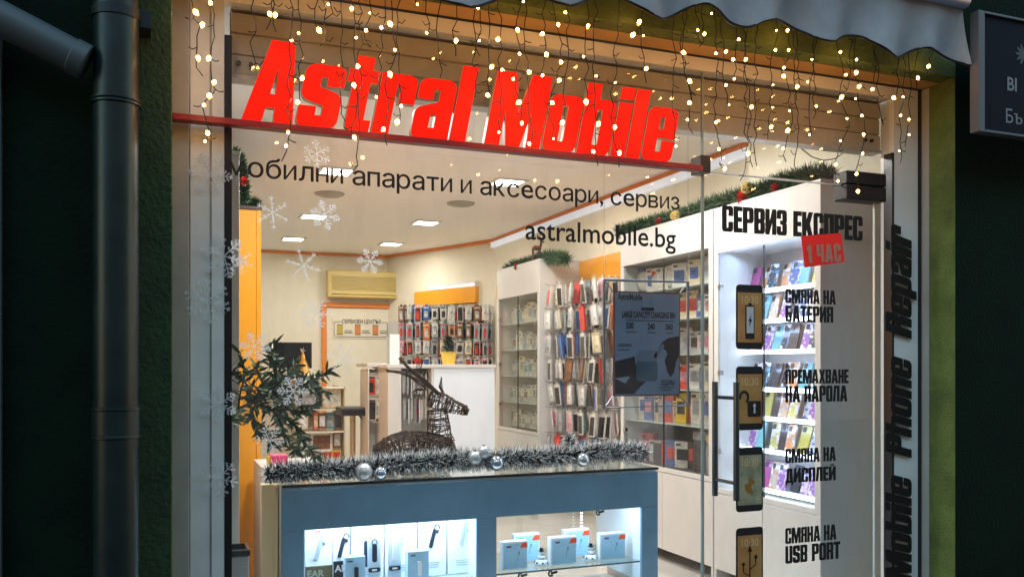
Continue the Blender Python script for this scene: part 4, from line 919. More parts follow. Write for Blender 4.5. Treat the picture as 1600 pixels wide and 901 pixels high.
# pot plant on desk
q = at(701, 567, Y=RY+.2); pp = thing('potted_plant', (q.x, RY+.2, zt), 'small dark plant in a yellow pot on the reception desk', 'plant')
hp = at(701, 549, Y=RY+.2).z-zt
build(MB().lathe([(0, 0), (.052, 0), (.066, hp), (.060, hp), (.056, hp*.85), (0, hp*.85)], n=4+16), 'pot', M('yellow pot', (.75, .52, .08), .5), pp, local=True)
mb = MB()
for k in range(420):
    a = random.uniform(0, 2*pi); h = random.uniform(hp*.85, hp+.12); r = random.uniform(0, .075*(1-(h-hp)/.20)); c = Vector((r*cos(a), r*sin(a), h)); u = Vector((cos(a+random.uniform(-1, 1)), sin(a+random.uniform(-1, 1)), random.uniform(.1, 1))).normalized(); s_ = u.cross(Z_).normalized()*.006
    mb.add([c-s_, c+s_, c+u*.035], [(0, 1, 2)], 1 if random.random() < .06 else 0)
build(mb, 'foliage', [M('plant green', (.03, .07, .03), .6), M('red berry', (.35, .03, .02), .4)], pp, local=True)
# bar stool
SY = 4.0; x0 = X(529, SY, 640); x1 = X(573, SY, 640); zs = at(551, 635, Y=SY).z; zs0 = at(551, 648, Y=SY).z; xm = (x0+x1)/2
st = thing('bar_stool', (xm, SY, FL), 'black seated bar stool on a single chrome pole', 'stool')
build(MB().box(x0, x1, SY-.15, SY+.15, zs0, zs), 'seat', BLACK, st, bevel=.015)
build(MB().tube([(xm, SY, FL+.01), (xm, SY, zs0-.001)], .024, 16), 'pole', M('brass chrome', (.6, .5, .35), .25, .9), st)
build(MB().tube([(xm+.15*cos(t), SY+.15*sin(t), .5) for t in [k*pi/10 for k in range(21)]], .009, 8), 'foot_ring', STEEL, st)
build(MB().lathe([(0, .02), (.2, 0), (.2, .008)], (xm, SY, FL), 28), 'base', STEEL, st)
build(MB().tube([(xm+.05, SY, zs0), (x1-.005, SY-.05, zs0-.08)], .006, 8), 'lever', BLACK, st)
# monitor on the high back desk
MY = 5.0
x0, x1, z0, z1 = pbox(422, 534, 489, 575, MY)
hd = thing('back_desk', (X(470, MY+.2), MY+.2, FL), 'cream desk and low shelf unit at the rear under the monitor', 'desk')
dz = at(470, 589, Y=MY).z
build(MB().box(.3, X(508, MY), MY-.1, MY+.5, dz-.025, dz), 'desk_top', CREAM, hd, bevel=.003)
build(MB().box(.3, X(508, MY), MY+.3, MY+.32, FL, dz-.026), 'back_panel', CREAM, hd)
mn = thing('monitor', ((x0+x1)/2, MY+.1, dz), 'black flat monitor showing its dark screen on the rear desk', 'monitor')
build(MB().box(x0, x1, MY+.06, MY+.09, z0, z1), 'housing', BLACK, mn, bevel=.004)
build(MB().box(x0+.012, x1-.012, MY+.057, MY+.0595, z0+.02, z1-.012), 'screen', M('dark screen', (.015, .018, .018), .12), mn)
build(MB().box((x0+x1)/2-.03, (x0+x1)/2+.03, MY+.095, MY+.11, dz+.008, z0+.1).box((x0+x1)/2-.12, (x0+x1)/2+.12, MY+.02, MY+.2, dz+.0005, dz+.008), 'stand', BLACK, mn)
# golden tree figurine
q = at(473, 587, Y=MY-.05); gt = thing('tree_figurine', (q.x, MY-.05, dz), 'small golden tinsel tree with a star top in front of the monitor', 'figurine')
hg = at(473, 548, Y=MY-.05).z-dz
build(MB().lathe([(0, 0), (.045, 0), (.045, .015), (.012, .02), (.012, hg*.2)], n=16), 'foot', M('dark wood', (.05, .02, .01), .5), gt, local=True)
mb = MB().lathe([(.062, hg*.18), (.05, hg*.3), (.03, hg*.6), (.004, hg*.95), (0, hg*.96)], n=12)
for k in range(260):
    t = random.random(); a = random.uniform(0, 2*pi); r = .064*(1-t)+.004; z = hg*(.17+.78*t); c = Vector((r*cos(a), r*sin(a), z)); u = Vector((cos(a)*.6, sin(a)*.6, -.8)); s_ = Vector((-sin(a), cos(a), 0))*.004; mb.add([c-s_, c+s_, c+u*.03], [(0, 1, 2)])
build(mb, 'cone', M('gold tinsel', (.80, .42, .08), .3, .6), gt, local=True)
mb = MB()
for k in range(5): mb.add([(0, 0, hg), (.012*cos(k*1.257+.3), -.002, hg+.012*sin(k*1.257+.3)), (.03*cos(k*1.257), 0, hg+.03*sin(k*1.257)+.01), (.012*cos(k*1.257-.3), -.002, hg+.012*sin(k*1.257-.3))], [(0, 1, 2, 3)])
build(mb, 'star', M('pale star', (.8, .7, .5), .3, .3), gt, local=True)
# goods stacked on the rear low shelves, read off the photograph: x0 y0 x1 y1 colours
for i, (a, b, c_, d, m1, m2, lb) in enumerate(((468, 604, 502, 636, 'black', 'grey', 'dark grey device box under the golden tree'), (504, 605, 533, 636, 'cream', 'clear', 'plain cream square carton beside the dark device box'), (466, 641, 481, 670, 'cream', 'white', 'blank cream booklet at the end of the shelf row'), (482, 642, 489, 670, 'grey', 'brown', 'grey patterned booklet in the shelf row'), (490, 643, 497, 671, 'orange', 'cream', 'tan spine box in the shelf row'), (498, 645, 509, 669, 'brown', 'white', 'brown box with a white square in the shelf row'), (510, 644, 523, 670, 'teal', 'grey', 'dark green box in the shelf row'), (524, 640, 534, 672, 'brown', 'black', 'brown box at the stool end of the shelf row'),
        (466, 677, 484, 720, 'grey', 'white', 'grey framed box on the lowest shelf'), (485, 673, 520, 706, 'white', 'brown', 'picture box with dark photograph and white border'), (521, 672, 533, 700, 'brown', 'clear', 'narrow patterned brown box beside the picture box'), (519, 703, 533, 716, 'yellow', 'red', 'small yellow carton beneath the narrow brown box'), (486, 707, 518, 718, 'red', 'brown', 'flat dark red carton beneath the picture box'))):
    Yg = MY-.22-.02*(i % 3); x0, x1, z0, z1 = pbox(a, b, c_, d, Yg); t = thing('gift_box', ((x0+x1)/2, Yg+.05, z0), lb, 'box', 'boxes on the rear low shelves'); w = x1-x0; h = z1-z0
    build(MB().box(-w/2, w/2, -.05, .05, 0, h), 'carton', M('pack '+m1, PCOL[m1], .3, coat=.4), t, local=True, bevel=.003)
    build(MB().box(-w*.38, w*.38, -.052, -.0503, h*.15, h*.8), 'front_print', M('print '+m2, PCOL[m2], .4), t, local=True)
mb = MB()
for py in (603.5, 637, 671.5, 719):
    a = at(500, py, Y=MY-.17); mb.box(X(464, MY), X(535, MY), MY-.30, MY-.10, a.z-.018, a.z-.004)
mb.box(X(535, MY-.2), X(536.5, MY-.2), MY-.3, MY+.3, FL, at(500, 603, Y=MY-.2).z)
build(mb, 'shelf', CREAM, hd)
x0, x1, z0, z1 = pbox(424, 711, 450, 727, 1.6)
t = thing('pink_box', ((x0+x1)/2, 1.65, z0), 'bright pink small box half hidden by the tinsel end', 'box')
build(MB().box(x0, x1, 1.6, 1.72, z0, z1), 'carton', M('hot pink', (.75, .05, .18), .5), t, bevel=.004); build(MB().box(x0-.02, x0-.001, 1.62, 1.66, z0, z0+.05), 'yellow_tag', M('pack yellow', PCOL['yellow'], .3), t)
build(MB().box(X(409, 1.56), x1+.2, 1.56, 2.0, FL, z0-.001), 'low_stand', WHITE, label='low white stand behind the cream side unit', cat='stand')

# waste bin by the window
x0, x1, z0, z1 = pbox(357, 848, 391, 901, .3)
bn = thing('waste_bin', (.31, .4, FL), 'waste bin with black rim and grey perforated sides in the window corner', 'bin')
xb0 = X(352, .30, 870); xb1 = X(389, .30, 870); zt = at(372, 868, Y=.3).z
mb = MB().box(xb0, xb1, .3, .44, FL+.001, zt); build(mb, 'body', M('grey mesh', (.42, .43, .42), .45, .4, bump=1, bscale=260), bn, bevel=.004)
mb = MB().box(xb0-.004, xb1+.004, .293, .303, zt, zt+.022).box(xb0-.004, xb1+.004, .435, .445, zt, zt+.022).box(xb0-.004, xb0+.006, .303, .435, zt, zt+.022).box(xb1-.006, xb1+.004, .303, .435, zt, zt+.022).box(xb0+.006, xb1-.006, .303, .435, zt+.0005, zt+.004)
build(mb, 'rim', BLACK, bn)

# ================================================================ HANGING POSTER
HYP = .30
ps = thing('hanging_poster', (at(1010, 540, Y=HYP).x, HYP, at(1010, 636, Y=HYP).z), 'poster with dusk blue painted in, held inside a thin grey tube frame behind the glass', 'poster')
c = [at(x, y, Y=HYP) for x, y in ((944, 437), (1075, 441), (1075, 633), (944, 637))]
build(MB().tube([c[0], c[1], c[2], c[3], c[0]], .0075, 10), 'tube_frame', M('blue grey tube', (.22, .26, .32), .35, .7), ps)
x0, x1, z0, z1 = pbox(958, 456, 1062, 618, HYP)
build(MB().box(x0, x1, HYP-.004, HYP+.004, z0, z1), 'border', M('maroon edge', (.16, .04, .03), .5), ps)
pv = M('poster dusk print', (.19, .26, .37), .45, var=.06, vscale=3); fr = ffront((x0, HYP-.0045, z0)); w = x1-x0; h = z1-z0  # blue of the dusk light is put into the sheet colour
build(MB().prism([(.006, .006), (w-.006, .006), (w-.006, h-.006), (.006, h-.006)], 0, .001, 0, fr), 'sheet', pv, ps)
mb = MB(); N = lambda l: [(a*w, b*h) for a, b in l]
mb.prism(N([(.02, .02), (.30, .02), (.38, .08), (.46, .13), (.50, .2), (.42, .30), (.32, .30), (.31, .38), (.02, .33)]), .001, .0013, 0, fr)
mb.prism(N([(.80, .23), (.85, .18), (.90, .22), (.94, .34), (.98, .38), (.98, .58), (.82, .56), (.72, .52), (.66, .46), (.72, .46), (.78, .44), (.80, .40), (.76, .34)]), .001, .0013, 0, fr)
build(mb, 'hand_silhouette', M('poster black', (.008, .01, .015), .5), ps)
mb = MB(); mb.prism([(w*.33+v[0], h*.14+v[1]) for v in rrect(w*.32, h*.20, .02)], .0014, .0017, 0, fr); build(mb, 'charging_case', M('poster teal', (.06, .11, .16), .5), ps)
mb = MB(); mb.prism([(w*.33+v[0], h*.33+v[1]) for v in rrect(w*.32, h*.11, .03)], .0018, .0021, 0, fr).prism(N([(.58, .38), (.62, .36), (.76, .48), (.72, .51)]), .0018, .0021, 0, fr); build(mb, 'case_lid', M('poster slate', (.13, .19, .28), .5), ps)
mb = MB().prism(N([(.02, .17), (.24, .19), (.17, .12)]), .0014, .0017, 0, fr); build(mb, 'highlight', M('poster light', (.25, .33, .42), .5), ps)
mb = MB()
for tx, u0, u1, v0, hh, bo in (('AstralMobile', .06, .42, .92, .035, .03), ('LARGE CAPACITY CHARGING BIN', .12, .92, .75, .036, .03), ('500', .18, .29, .645, .035, .03), ('240', .50, .61, .64, .035, .03), ('360', .77, .88, .64, .035, .03), ('ПОДАРЪК', .70, .92, .10, .03, .02)):
    vs, fs = fit(font_mesh(tx, bo), u0*w, u1*w, v0*h, hh*h*1.6, .7); mb.add([(v[0], v[1], .0024) for v in vs], fs, 0, fr)
for u0, u1, v0 in ((.18, .90, .72), (.18, .34, .61), (.5, .63, .607), (.77, .88, .605), (.06, .26, .49), (.06, .26, .475), (.06, .22, .44), (.66, .9, .075), (.7, .86, .05)):
    mb.prism([(u0*w, v0*h), (u1*w, v0*h), (u1*w, v0*h+.003), (u0*w, v0*h+.003)], .0024, .0027, 0, fr)
pill(mb, fr, w*.50, h*.835, w*.2, .014, 0, .0024, .0028)
build(mb, 'lettering', M('poster ink', (.01, .012, .02), .5), ps)
mb = MB()
for (px, py), (qx, qy) in (((944, 437), (958, 456)), ((1075, 441), (1062, 458)), ((1075, 633), (1062, 618)), ((944, 637), (958, 618))): mb.tube([at(px, py, Y=HYP), at(qx, qy, Y=HYP)], .003, 6)
mb.tube([at(944, 437, Y=HYP), Vector((at(944, 437, Y=HYP).x, HYP, CZ))], .0008, 4).tube([at(1075, 441, Y=HYP), Vector((at(1075, 441, Y=HYP).x, HYP, CZ))], .0008, 4)
build(mb, 'hanging_cord', STEEL, ps)

# ================================================================ TINSEL, BAUBLES, GARLANDS
def needles(mb, path, R, n, wd=.0017, tip=.5, sq=1.0, lift=0):
    L = [0]
    for a, b in zip(path, path[1:]): L.append(L[-1]+(Vector(b)-Vector(a)).length)
    for _ in range(n):
        s_ = random.uniform(0, L[-1]); i = max(j for j in range(len(L)) if L[j] <= s_); i = min(i, len(path)-2)
        c = Vector(path[i]).lerp(Vector(path[i+1]), (s_-L[i])/max(1e-6, L[i+1]-L[i])); d = (Vector(path[i+1])-Vector(path[i])).normalized()
        u = Vector((random.gauss(0, 1), random.gauss(0, 1), random.gauss(0, 1))); u = (u-d*u.dot(d)*.55).normalized(); u.z *= sq
        l = R*random.uniform(.65, 1.12); w = u.cross(Vector((random.gauss(0, 1), random.gauss(0, 1), random.gauss(0, 1)))).normalized()*wd
        c = c+Vector((random.gauss(0, .004), random.gauss(0, .004), random.gauss(0, .004))); e = c+u*l; m_ = c+u*l*tip
        mb.add([c-w, c+w, m_+w, m_-w], [(0, 1, 2, 3)], 0)
        mb.add([m_-w, m_+w, e+w*.4], [(0, 1, 2)], 1 if random.random() < .72 else 0)
    return mb
TG = M('tinsel dark', (.015, .028, .026), .35, .3); TS = M('tinsel silver', (.85, .88, .9), .4)
def gpath(pl, Y, dz=0): return [at(x, y, Y=Y+random.uniform(-.008, .008))+Vector((0, 0, dz)) for x, y in pl]
GY = CY+.065
for pl, lb in ((((418, 748), (450, 744), (490, 742), (530, 740), (565, 738), (600, 735), (640, 730), (680, 727), (728, 725)), 'silver tipped dark tinsel on the counter from its outer end to the reindeer'), (((722, 725), (775, 724), (815, 722), (850, 721), (885, 717), (915, 716), (950, 711), (985, 712), (1008, 714)), 'silver tipped dark tinsel on the counter from the reindeer to the door side')):
    mb = MB(); needles(mb, gpath([(x, y-7) for x, y in pl], GY), .076, 6500, .0019, .55); 
    for v in mb.v: v.z = max(v.z, CT+.0045)
    mb.tube(gpath(pl, GY), .004, 5); build(mb, 'tinsel_garland', [TG, TS], label=lb, cat='garland', group='tinsel along the counter')
mb = MB(); needles(mb, gpath(((888, 684), (893, 698), (897, 712)), GY+.03), .052, 1700, .0012); build(mb, 'tinsel_tuft', [TG, TS], label='upright dark tinsel tuft above the single silver bauble', cat='tinsel')
SIL = M('silver ball', (.62, .66, .72), .16, .85); SIL2 = M('matt silver ball', (.5, .54, .58), .38, .6); CLB = M('glossy pale ball', (.6, .68, .8), .06, .9)
for px, py, r, mt, lb in ((568, 737, 14, SIL2, 'large matt silver bauble left of the smaller one on the counter edge'), (594, 742, 11, CLB, 'smaller shiny bauble beside the large matt silver one'), (742, 715, 11, SIL2, 'matt bauble in the cluster behind the reindeer chest'), (756, 706, 10, SIL2, 'topmost bauble of the cluster behind the reindeer chest'), (775, 723, 12, CLB, 'glossy clear bauble at the front of the reindeer cluster'), (910, 718, 11, SIL, 'lone silver bauble under the dark tinsel tuft')):
    Y = GY-.045; q = at(px, py, Y=Y); r = r/F*(q-EYE).dot(FW); q.z = max(q.z, CT+.004+r); t = thing('bauble', (q.x, q.y, q.z-r), lb, 'bauble', 'baubles on the counter tinsel')
    build(MB().sphere((0, 0, r), r, 28, 18), 'ball', mt, t, local=True, smooth=True); build(MB().lathe([(.006, 2*r-.002), (.006, 2*r+.006), (0, 2*r+.006)], n=12), 'cap', STEEL, t, local=True)
# pine cone and red sprig near the baubles
q = at(592, 727, Y=GY+.01); t = thing('pine_cone', (q.x, q.y, CT+.035), 'brown pine cone with a red tip between the two front baubles', 'pine cone'); mb = MB()
for k in range(60):
    z = k/60*.07; a = k*2.4; r = .028*sin(pi*(.15+.8*k/60)); c = Vector((r*cos(a)*.5, r*sin(a)*.5, z)); u = Vector((cos(a), sin(a), .35)).normalized(); s_ = Vector((-sin(a), cos(a), 0))*.009; mb.add([c-s_, c+s_, c+s_*.6+u*r*.9, c-s_*.6+u*r*.9], [(0, 1, 2, 3)])
build(mb, 'scales', M('cone brown', (.06, .025, .015), .6), t, local=True); build(MB().sphere((.035, -.01, .02), .009, 10, 6), 'berry', M('red berry', (.35, .03, .02), .4), t, local=True)

GRN = M('pine green', (.02, .06, .025), .6); GRN2 = M('pine light green', (.07, .14, .06), .6); RDF = M('red flower', (.6, .015, .012), .35); GLD = M('gold straw', (.55, .38, .12), .5)
def garland(name, path, R, n, label, extras=()):
    t = thing(name, tuple(path[0]), label, 'garland'); mb = needles(MB(), path, R, n, .0022, .6); mb.tube(path, .006, 5); build(mb, 'needles', [GRN, GRN2], t)
    for kind, px, py, r, pl in extras:
        q = at(px, py, **pl)
        if kind == 'flower':
            mb = MB()
            for k in range(70):
                u = Vector((random.gauss(0, 1), random.gauss(0, 1), random.gauss(0, 1))).normalized(); s_ = u.cross(Z_).normalized()*r*.25; mb.add([q, q+u*r*.6+s_, q+u*r*1.1, q+u*r*.6-s_], [(0, 1, 2, 3)])
            build(mb, 'red_flower', RDF, t)
        else:
            mb = MB()
            for k in range(16):
                a = Vector((random.gauss(0, 1), random.gauss(0, 1), random.gauss(0, 1))).normalized(); b = a.cross(Z_).normalized(); c_ = a.cross(b); mb.tube([q+(b*cos(j*pi/9)+c_*sin(j*pi/9))*r for j in range(19)], r*.07, 4)
            build(mb, 'straw_ball', GLD, t)
XG = 3.19
garland('pine_garland', [at(x, y, X=XG)+Vector((0, 0, .0)) for x, y in ((968, 362), (1000, 355), (1040, 344), (1070, 337), (1110, 322), (1150, 310), (1185, 299), (1215, 288), (1245, 279), (1275, 274), (1300, 272))], .078, 9000, 'green pine garland with red flowers on the two near cabinets',
        (('flower', 1160, 309, .045, dict(X=XG-.05)), ('ball', 1167, 294, .033, dict(X=XG-.05)), ('flower', 1211, 294, .03, dict(X=XG-.05)), ('flower', 1030, 346, .03, dict(X=XG-.05)), ('ball', 1056, 337, .035, dict(X=XG-.05))))
garland('pine_garland', [at(x, y, X=3.2) for x, y in ((790, 424), (805, 416), (830, 411), (850, 402), (868, 402), (886, 404))], .085, 4200, 'green pine garland on top of the far glass cabinet', (('flower', 806, 417, .03, dict(X=3.12)),))
q0 = at(378, 250, Y=.95)
garland('pine_garland', [at(x, y, Y=.95) for x, y in ((364, 236), (372, 240), (377, 255), (380, 275), (381, 295), (383, 312))], .035, 1700, 'green pine garland drooping down the narrow white cabinet with a red ornament', (('flower', 381, 283, .022, dict(Y=.9)),))
garland('pine_garland', [at(x, y, Y=2.2) for x, y in ((377, 317), (390, 316), (404, 318))], .045, 900, 'short green garland tuft on the tall yellow cabinet')
# reindeer ornament on the far garland
q = at(838, 404, X=3.15); t = thing('reindeer_ornament', tuple(q), 'small brown twig reindeer ornament standing above the far cabinet garland', 'ornament')
mb = MB(); mb.tube([(-.05, 0, .10), (-.02, 0, .12), (.03, 0, .12), (.05, 0, .1)], [.012, .03, .028, .02], 8)
for x, y in ((-.04, .015), (-.04, -.015), (.04, .015), (.04, -.015)): mb.tube([(x, y, .1), (x*1.1, y, -.02)], [.010, .006], 6)
mb.tube([(.045, 0, .12), (.06, 0, .17), (.055, 0, .2)], [.018, .014, .014], 8).tube([(.05, 0, .2), (.095, 0, .19)], [.018, .008], 8)
for s_ in (-1, 1): mb.tube([(.05, 0, .21), (.03, .03*s_, .25), (.035, .05*s_, .29)], .004, 5).tube([(.03, .03*s_, .25), (.0, .04*s_, .27)], .003, 5)
for v_ in mb.v: v_ *= .8
build(mb, 'body', M('ornament brown', (.10, .06, .03), .7), t, local=True); build(MB().box(-.026, .026, -.026, .026, .092, .112), 'saddle', M('ornament red', (.3, .03, .02), .6), t, local=True, bevel=.005)

# ================================================================ WICKER REINDEER on the counter
RYY = CY+.30
def rp_(x, y, o=0): return at(x, y, Y=RYY)+Vector((0, o, 0))
wt = M('dark willow twig', (.06, .032, .017), .65, var=.3, vscale=30)
wr = thing('wicker_reindeer', tuple(rp_(655, 735)), 'dark woven twig reindeer lying on the counter with its head turned sideways', 'reindeer')
def wrap(mb, spine, rad, depth, n, turns=1.2, r=.0021):
    """random twigs wound over a tube of elliptical section; spine: points, rad: in-plane radius, depth: radius along Y"""
    SP = [Vector(p) for p in spine]; m_ = len(SP)-1
    def pt(t, a):
        t = min(max(t, 0), 1)*m_; i = min(int(t), m_-1); f = t-i; c = SP[i].lerp(SP[i+1], f); d = (SP[min(i+1, m_)]-SP[max(i, 0)]).normalized(); side = d.cross(Y_).normalized()
        R1 = rad[i]*(1-f)+rad[i+1]*f; R2 = depth[i]*(1-f)+depth[i+1]*f; j = 1+random.uniform(-.07, .07); return c+side*R1*cos(a)*j+Y_*R2*sin(a)*j
    for k in range(n):
        t0 = random.uniform(-.1, 1); a0 = random.uniform(0, 2*pi); lon = random.random() < .45
        dt = random.uniform(.5, 1.0)*random.choice((-1, 1)) if lon else random.uniform(-.25, .25); da = random.uniform(-.9, .9) if lon else random.choice((-1, 1))*random.uniform(2, 2*pi*turns)
        mb.tube([pt(t0+dt*s_/9, a0+da*s_/9) for s_ in range(10)], r*random.uniform(.7, 1.3), 5)
sx = lambda px: px/F*4.3   # picture size -> metres at this depth
mb = MB()
wrap(mb, [rp_(586, 730), rp_(603, 710), rp_(632, 700), rp_(665, 700), rp_(690, 706), rp_(706, 718)], [sx(v) for v in (10, 26, 29, 27, 28, 16)], [.03, .075, .085, .08, .07, .04], 200, r=.0022)
build(mb, 'body', wt, wr)
mb = MB(); wrap(mb, [rp_(694, 718), rp_(688, 690), rp_(685, 662), rp_(683, 640)], [sx(v) for v in (25, 23, 19, 17)], [.06, .05, .04, .04], 85); build(mb, 'neck', wt, wr)
mb = MB(); wrap(mb, [rp_(672, 622), rp_(690, 628), rp_(708, 635), rp_(728, 641)], [sx(v) for v in (14, 16, 12, 8)], [.035, .042, .032, .02], 80)
mb.tube([rp_(722, 638), rp_(729, 641), rp_(727, 648)], [.014, .019, .012], 10); build(mb, 'head', wt, wr)
for pl in (((686, 618), (660, 594), (640, 578), (623, 560)), ((668, 608), (650, 592), (630, 582), (606, 579))):
    mb = MB(); P = [rp_(x, y, .03 if pl[0][0] == 668 else -.02) for x, y in pl]
    for k in range(12):
        o = Vector((random.uniform(-1, 1), random.uniform(-1, 1), random.uniform(-1, 1)))*.011; ph = random.uniform(0, 6)
        mb.tube([p+o*(1-i/4)+Vector((sin(ph+i), cos(ph+i), sin(ph+i*2)))*.004 for i, p in enumerate(P)], .0028, 5)
    if pl[0][0] == 686: 
        for k in range(5): mb.tube([P[2]+Vector((random.uniform(-.01, .01), 0, 0)), rp_(650+k*2, 578-k), rp_(652+k*2.5, 566+random.uniform(-5, 4))], .0022, 4)
    build(mb, 'antler', wt, wr)
for pl in (((694, 616), (688, 604), (690, 590)), ((662, 608), (652, 608), (644, 614))):
    mb = MB()
    for k in range(7): mb.tube([rp_(x, y)+Vector((random.uniform(-.01, .01)*(i != 2), random.uniform(-.01, .01), random.uniform(-.006, .006))) for i, (x, y) in enumerate(pl)], .0022, 5)
    build(mb, 'ear', wt, wr)

# ================================================================ LEAFY BRANCH in the window corner
pl_ = thing('leafy_branch', tuple(at(356, 655, Y=.35)), 'dark green leafy branch sprouting from the window bar over the yellow cabinet', 'plant')
PYY = .62
def pq(x, y, o=0): return at(x, y, Y=PYY+o)
br = [[(356, 660), (372, 640), (395, 628), (420, 612), (430, 590), (424, 560), (427, 535)], [(395, 628), (430, 640), (460, 665), (478, 690), (492, 712)], [(410, 620), (440, 612), (475, 600), (500, 588), (514, 577)], [(372, 642), (376, 610), (384, 580), (374, 548)], [(420, 612), (450, 585), (462, 566)], [(400, 626), (392, 650), (412, 672), (425, 690)], [(400, 615), (385, 600), (380, 588)], [(430, 640), (455, 640), (478, 645), (490, 632)], [(480, 596), (496, 606), (510, 612)],
      [(430, 640), (440, 665), (450, 690), (462, 705)], [(356, 590), (368, 575), (380, 566)], [(395, 628), (410, 600), (400, 570)], [(425, 610), (440, 625), (455, 622)]]
mb = MB(); lf = MB()
def leaf(c, u, L, wd):
    s_ = u.cross(Vector((random.gauss(0, .5), -1, random.gauss(0, .5)))).normalized(); n = u.cross(s_)*.18*L
    lf.add([c, c+u*L*.3+s_*wd, c+u*L*.65+s_*wd*.8, c+u*L, c+u*L*.65-s_*wd*.8, c+u*L*.3-s_*wd, c+u*L*.45+n*.3], [(0, 1, 6), (1, 2, 6), (2, 3, 6), (3, 4, 6), (4, 5, 6), (5, 0, 6)], 1 if random.random() < .25 else 0)
for bi, b in enumerate(br):
    P = [pq(x, y, random.uniform(-.06, .06)) for x, y in b]
    if bi == 0: P[0] = at(356, 660, Y=.1)
    mb.tube(P, [.0045*(1-.6*i/len(P)) for i in range(len(P))], 6)
    for i in range(len(P)-1):
        d = (P[i+1]-P[i]); n = int(d.length/.0042*(.4 if bi in (3, 10) else 1.0)*(.35 if (bi == 0 and i < 2) else 1))
        for k in range(n):
            c = P[i]+d*random.random(); u = (d.normalized()*random.uniform(.2, 1)+Vector((random.gauss(0, .7), random.gauss(0, .5), random.gauss(-.15, .6)))).normalized()
            leaf(c, u, random.uniform(.035, .075), random.uniform(.005, .009))
for k in range(26):
    a = pq(random.uniform(372, 450), random.uniform(560, 640), random.uniform(-.05, .05)); mb.tube([a, a+Vector((random.uniform(-.1, .05), 0, random.uniform(-.03, .07))), a+Vector((random.uniform(-.14, .09), 0, random.uniform(-.03, .1)))], .0011, 4)
build(mb, 'stem', M('dark bark', (.03, .018, .012), .8), pl_); build(lf, 'foliage', [M('leaf green', (.07, .115, .05), .4), M('leaf olive', (.22, .26, .14), .4)], pl_)

# ================================================================ SNOWFLAKES on the glass
SN = bpy.data.materials.new('glitter snow'); SN.use_nodes = True; t_ = SN.node_tree; t_.nodes.remove(t_.nodes['Principled BSDF'])
d_ = t_.nodes.new('ShaderNodeBsdfDiffuse'); d_.inputs[0].default_value = (.9, .92, .95, 1); u_ = t_.nodes.new('ShaderNodeBsdfTranslucent'); u_.inputs[0].default_value = (.9, .92, .95, 1)
x_ = t_.nodes.new('ShaderNodeMixShader'); x_.inputs[0].default_value = .5; t_.links.new(d_.outputs[0], x_.inputs[1]); t_.links.new(u_.outputs[0], x_.inputs[2])
y_ = t_.nodes.new('ShaderNodeMixShader'); z_ = t_.nodes.new('ShaderNodeBsdfTransparent'); y_.inputs[0].default_value = .3; t_.links.new(x_.outputs[0], y_.inputs[1]); t_.links.new(z_.outputs[0], y_.inputs[2]); t_.links.new(y_.outputs[0], t_.nodes['Material Output'].inputs[0])
FL_ = {}
def flake(v, r):
    m = MB(); n = 6
    for k in range(n):
        a = k*2*pi/n
        def seg(p0, p1, w):
            d = (Vector(p1)-Vector(p0)); s_ = Vector((-d.y, d.x)).normalized()*w
            c, s2 = cos(a), sin(a); R = lambda q: (q[0]*c-q[1]*s2, 0, q[0]*s2+q[1]*c)
            m.add([R((p0[0]-s_.x, p0[1]-s_.y)), R((p1[0]-s_.x, p1[1]-s_.y)), R((p1[0]+s_.x, p1[1]+s_.y)), R((p0[0]+s_.x, p0[1]+s_.y))], [(0, 1, 2, 3)])
        seg((0, 0), (1, 0), .03)
        for t, l in (((.3, .22), (.5, .34), (.7, .26), (.86, .14)) if v == 0 else ((.35, .3), (.62, .38), (.88, .12)) if v == 1 else ((.25, .12), (.45, .2), (.8, .22))):
            for sg in (-1, 1):
                e = (t+l*.62, sg*l*.75); seg((t, 0), e, .024)
                if v < 2:
                    for f in (.45, .75):
                        q = (t+(e[0]-t)*f, e[1]*f); seg(q, (q[0]+l*.22, q[1]), .018); seg(q, (q[0]-l*.02, q[1]+sg*l*.24), .018)
    for i in range(len(m.v)): m.v[i] = Vector((m.v[i].x*r, random.uniform(-.0015, 0), m.v[i].z*r))
    return m
FLK = [(328, 272, 34, 0, 'on the frame left of the first lettering word'), (350, 400, 36, 0, 'across the black bar beside the top of the yellow cabinet'), (324, 470, 36, 1, 'on the pale frame level with the air conditioner'), (341, 631, 30, 0, 'on the black bar level with the leafy branch'), (341, 747, 31, 1, 'lowest on the black bar near the counter'), (495, 241, 22, 1, 'just under the red rail above the lettering'), (508, 336, 24, 0, 'over the ceiling light behind the glass'), (426, 332, 26, 2, 'faint one beside the top of the yellow cabinet'), (474, 415, 27, 2, 'on the glass left of the air conditioner'), (578, 408, 21, 0, 'dense one over the air conditioner'), (493, 490, 24, 1, 'at the corner of the orange door frame'), (537, 559, 24, 2, 'below the service sign'), (458, 611, 25, 0, 'in the middle of the leafy branch'), (421, 688, 23, 1, 'under the leafy branch next to the tinsel'), (398, 541, 24, 0, 'above the leafy branch on the yellow cabinet'), (376, 408, 20, 2, 'over the yellow cabinet edge')]
for px, py, r, v, lb in FLK:
    Y = -.014; q = at(px, py, Y=Y); rr = r/F*(q-EYE).dot(FW)
    if v not in FL_:
        o = FL_[v] = build(flake(v, 1), 'snowflake_sticker', SN, local=True)
    else: o = FL_[v].copy(); COL.objects.link(o)
    o.location = q; o.scale = (rr, 1, rr); o.rotation_euler = (0, random.uniform(0, .5), 0); tag(o, 'glittery white snowflake '+lb, 'snowflake', 'snowflakes on the window')

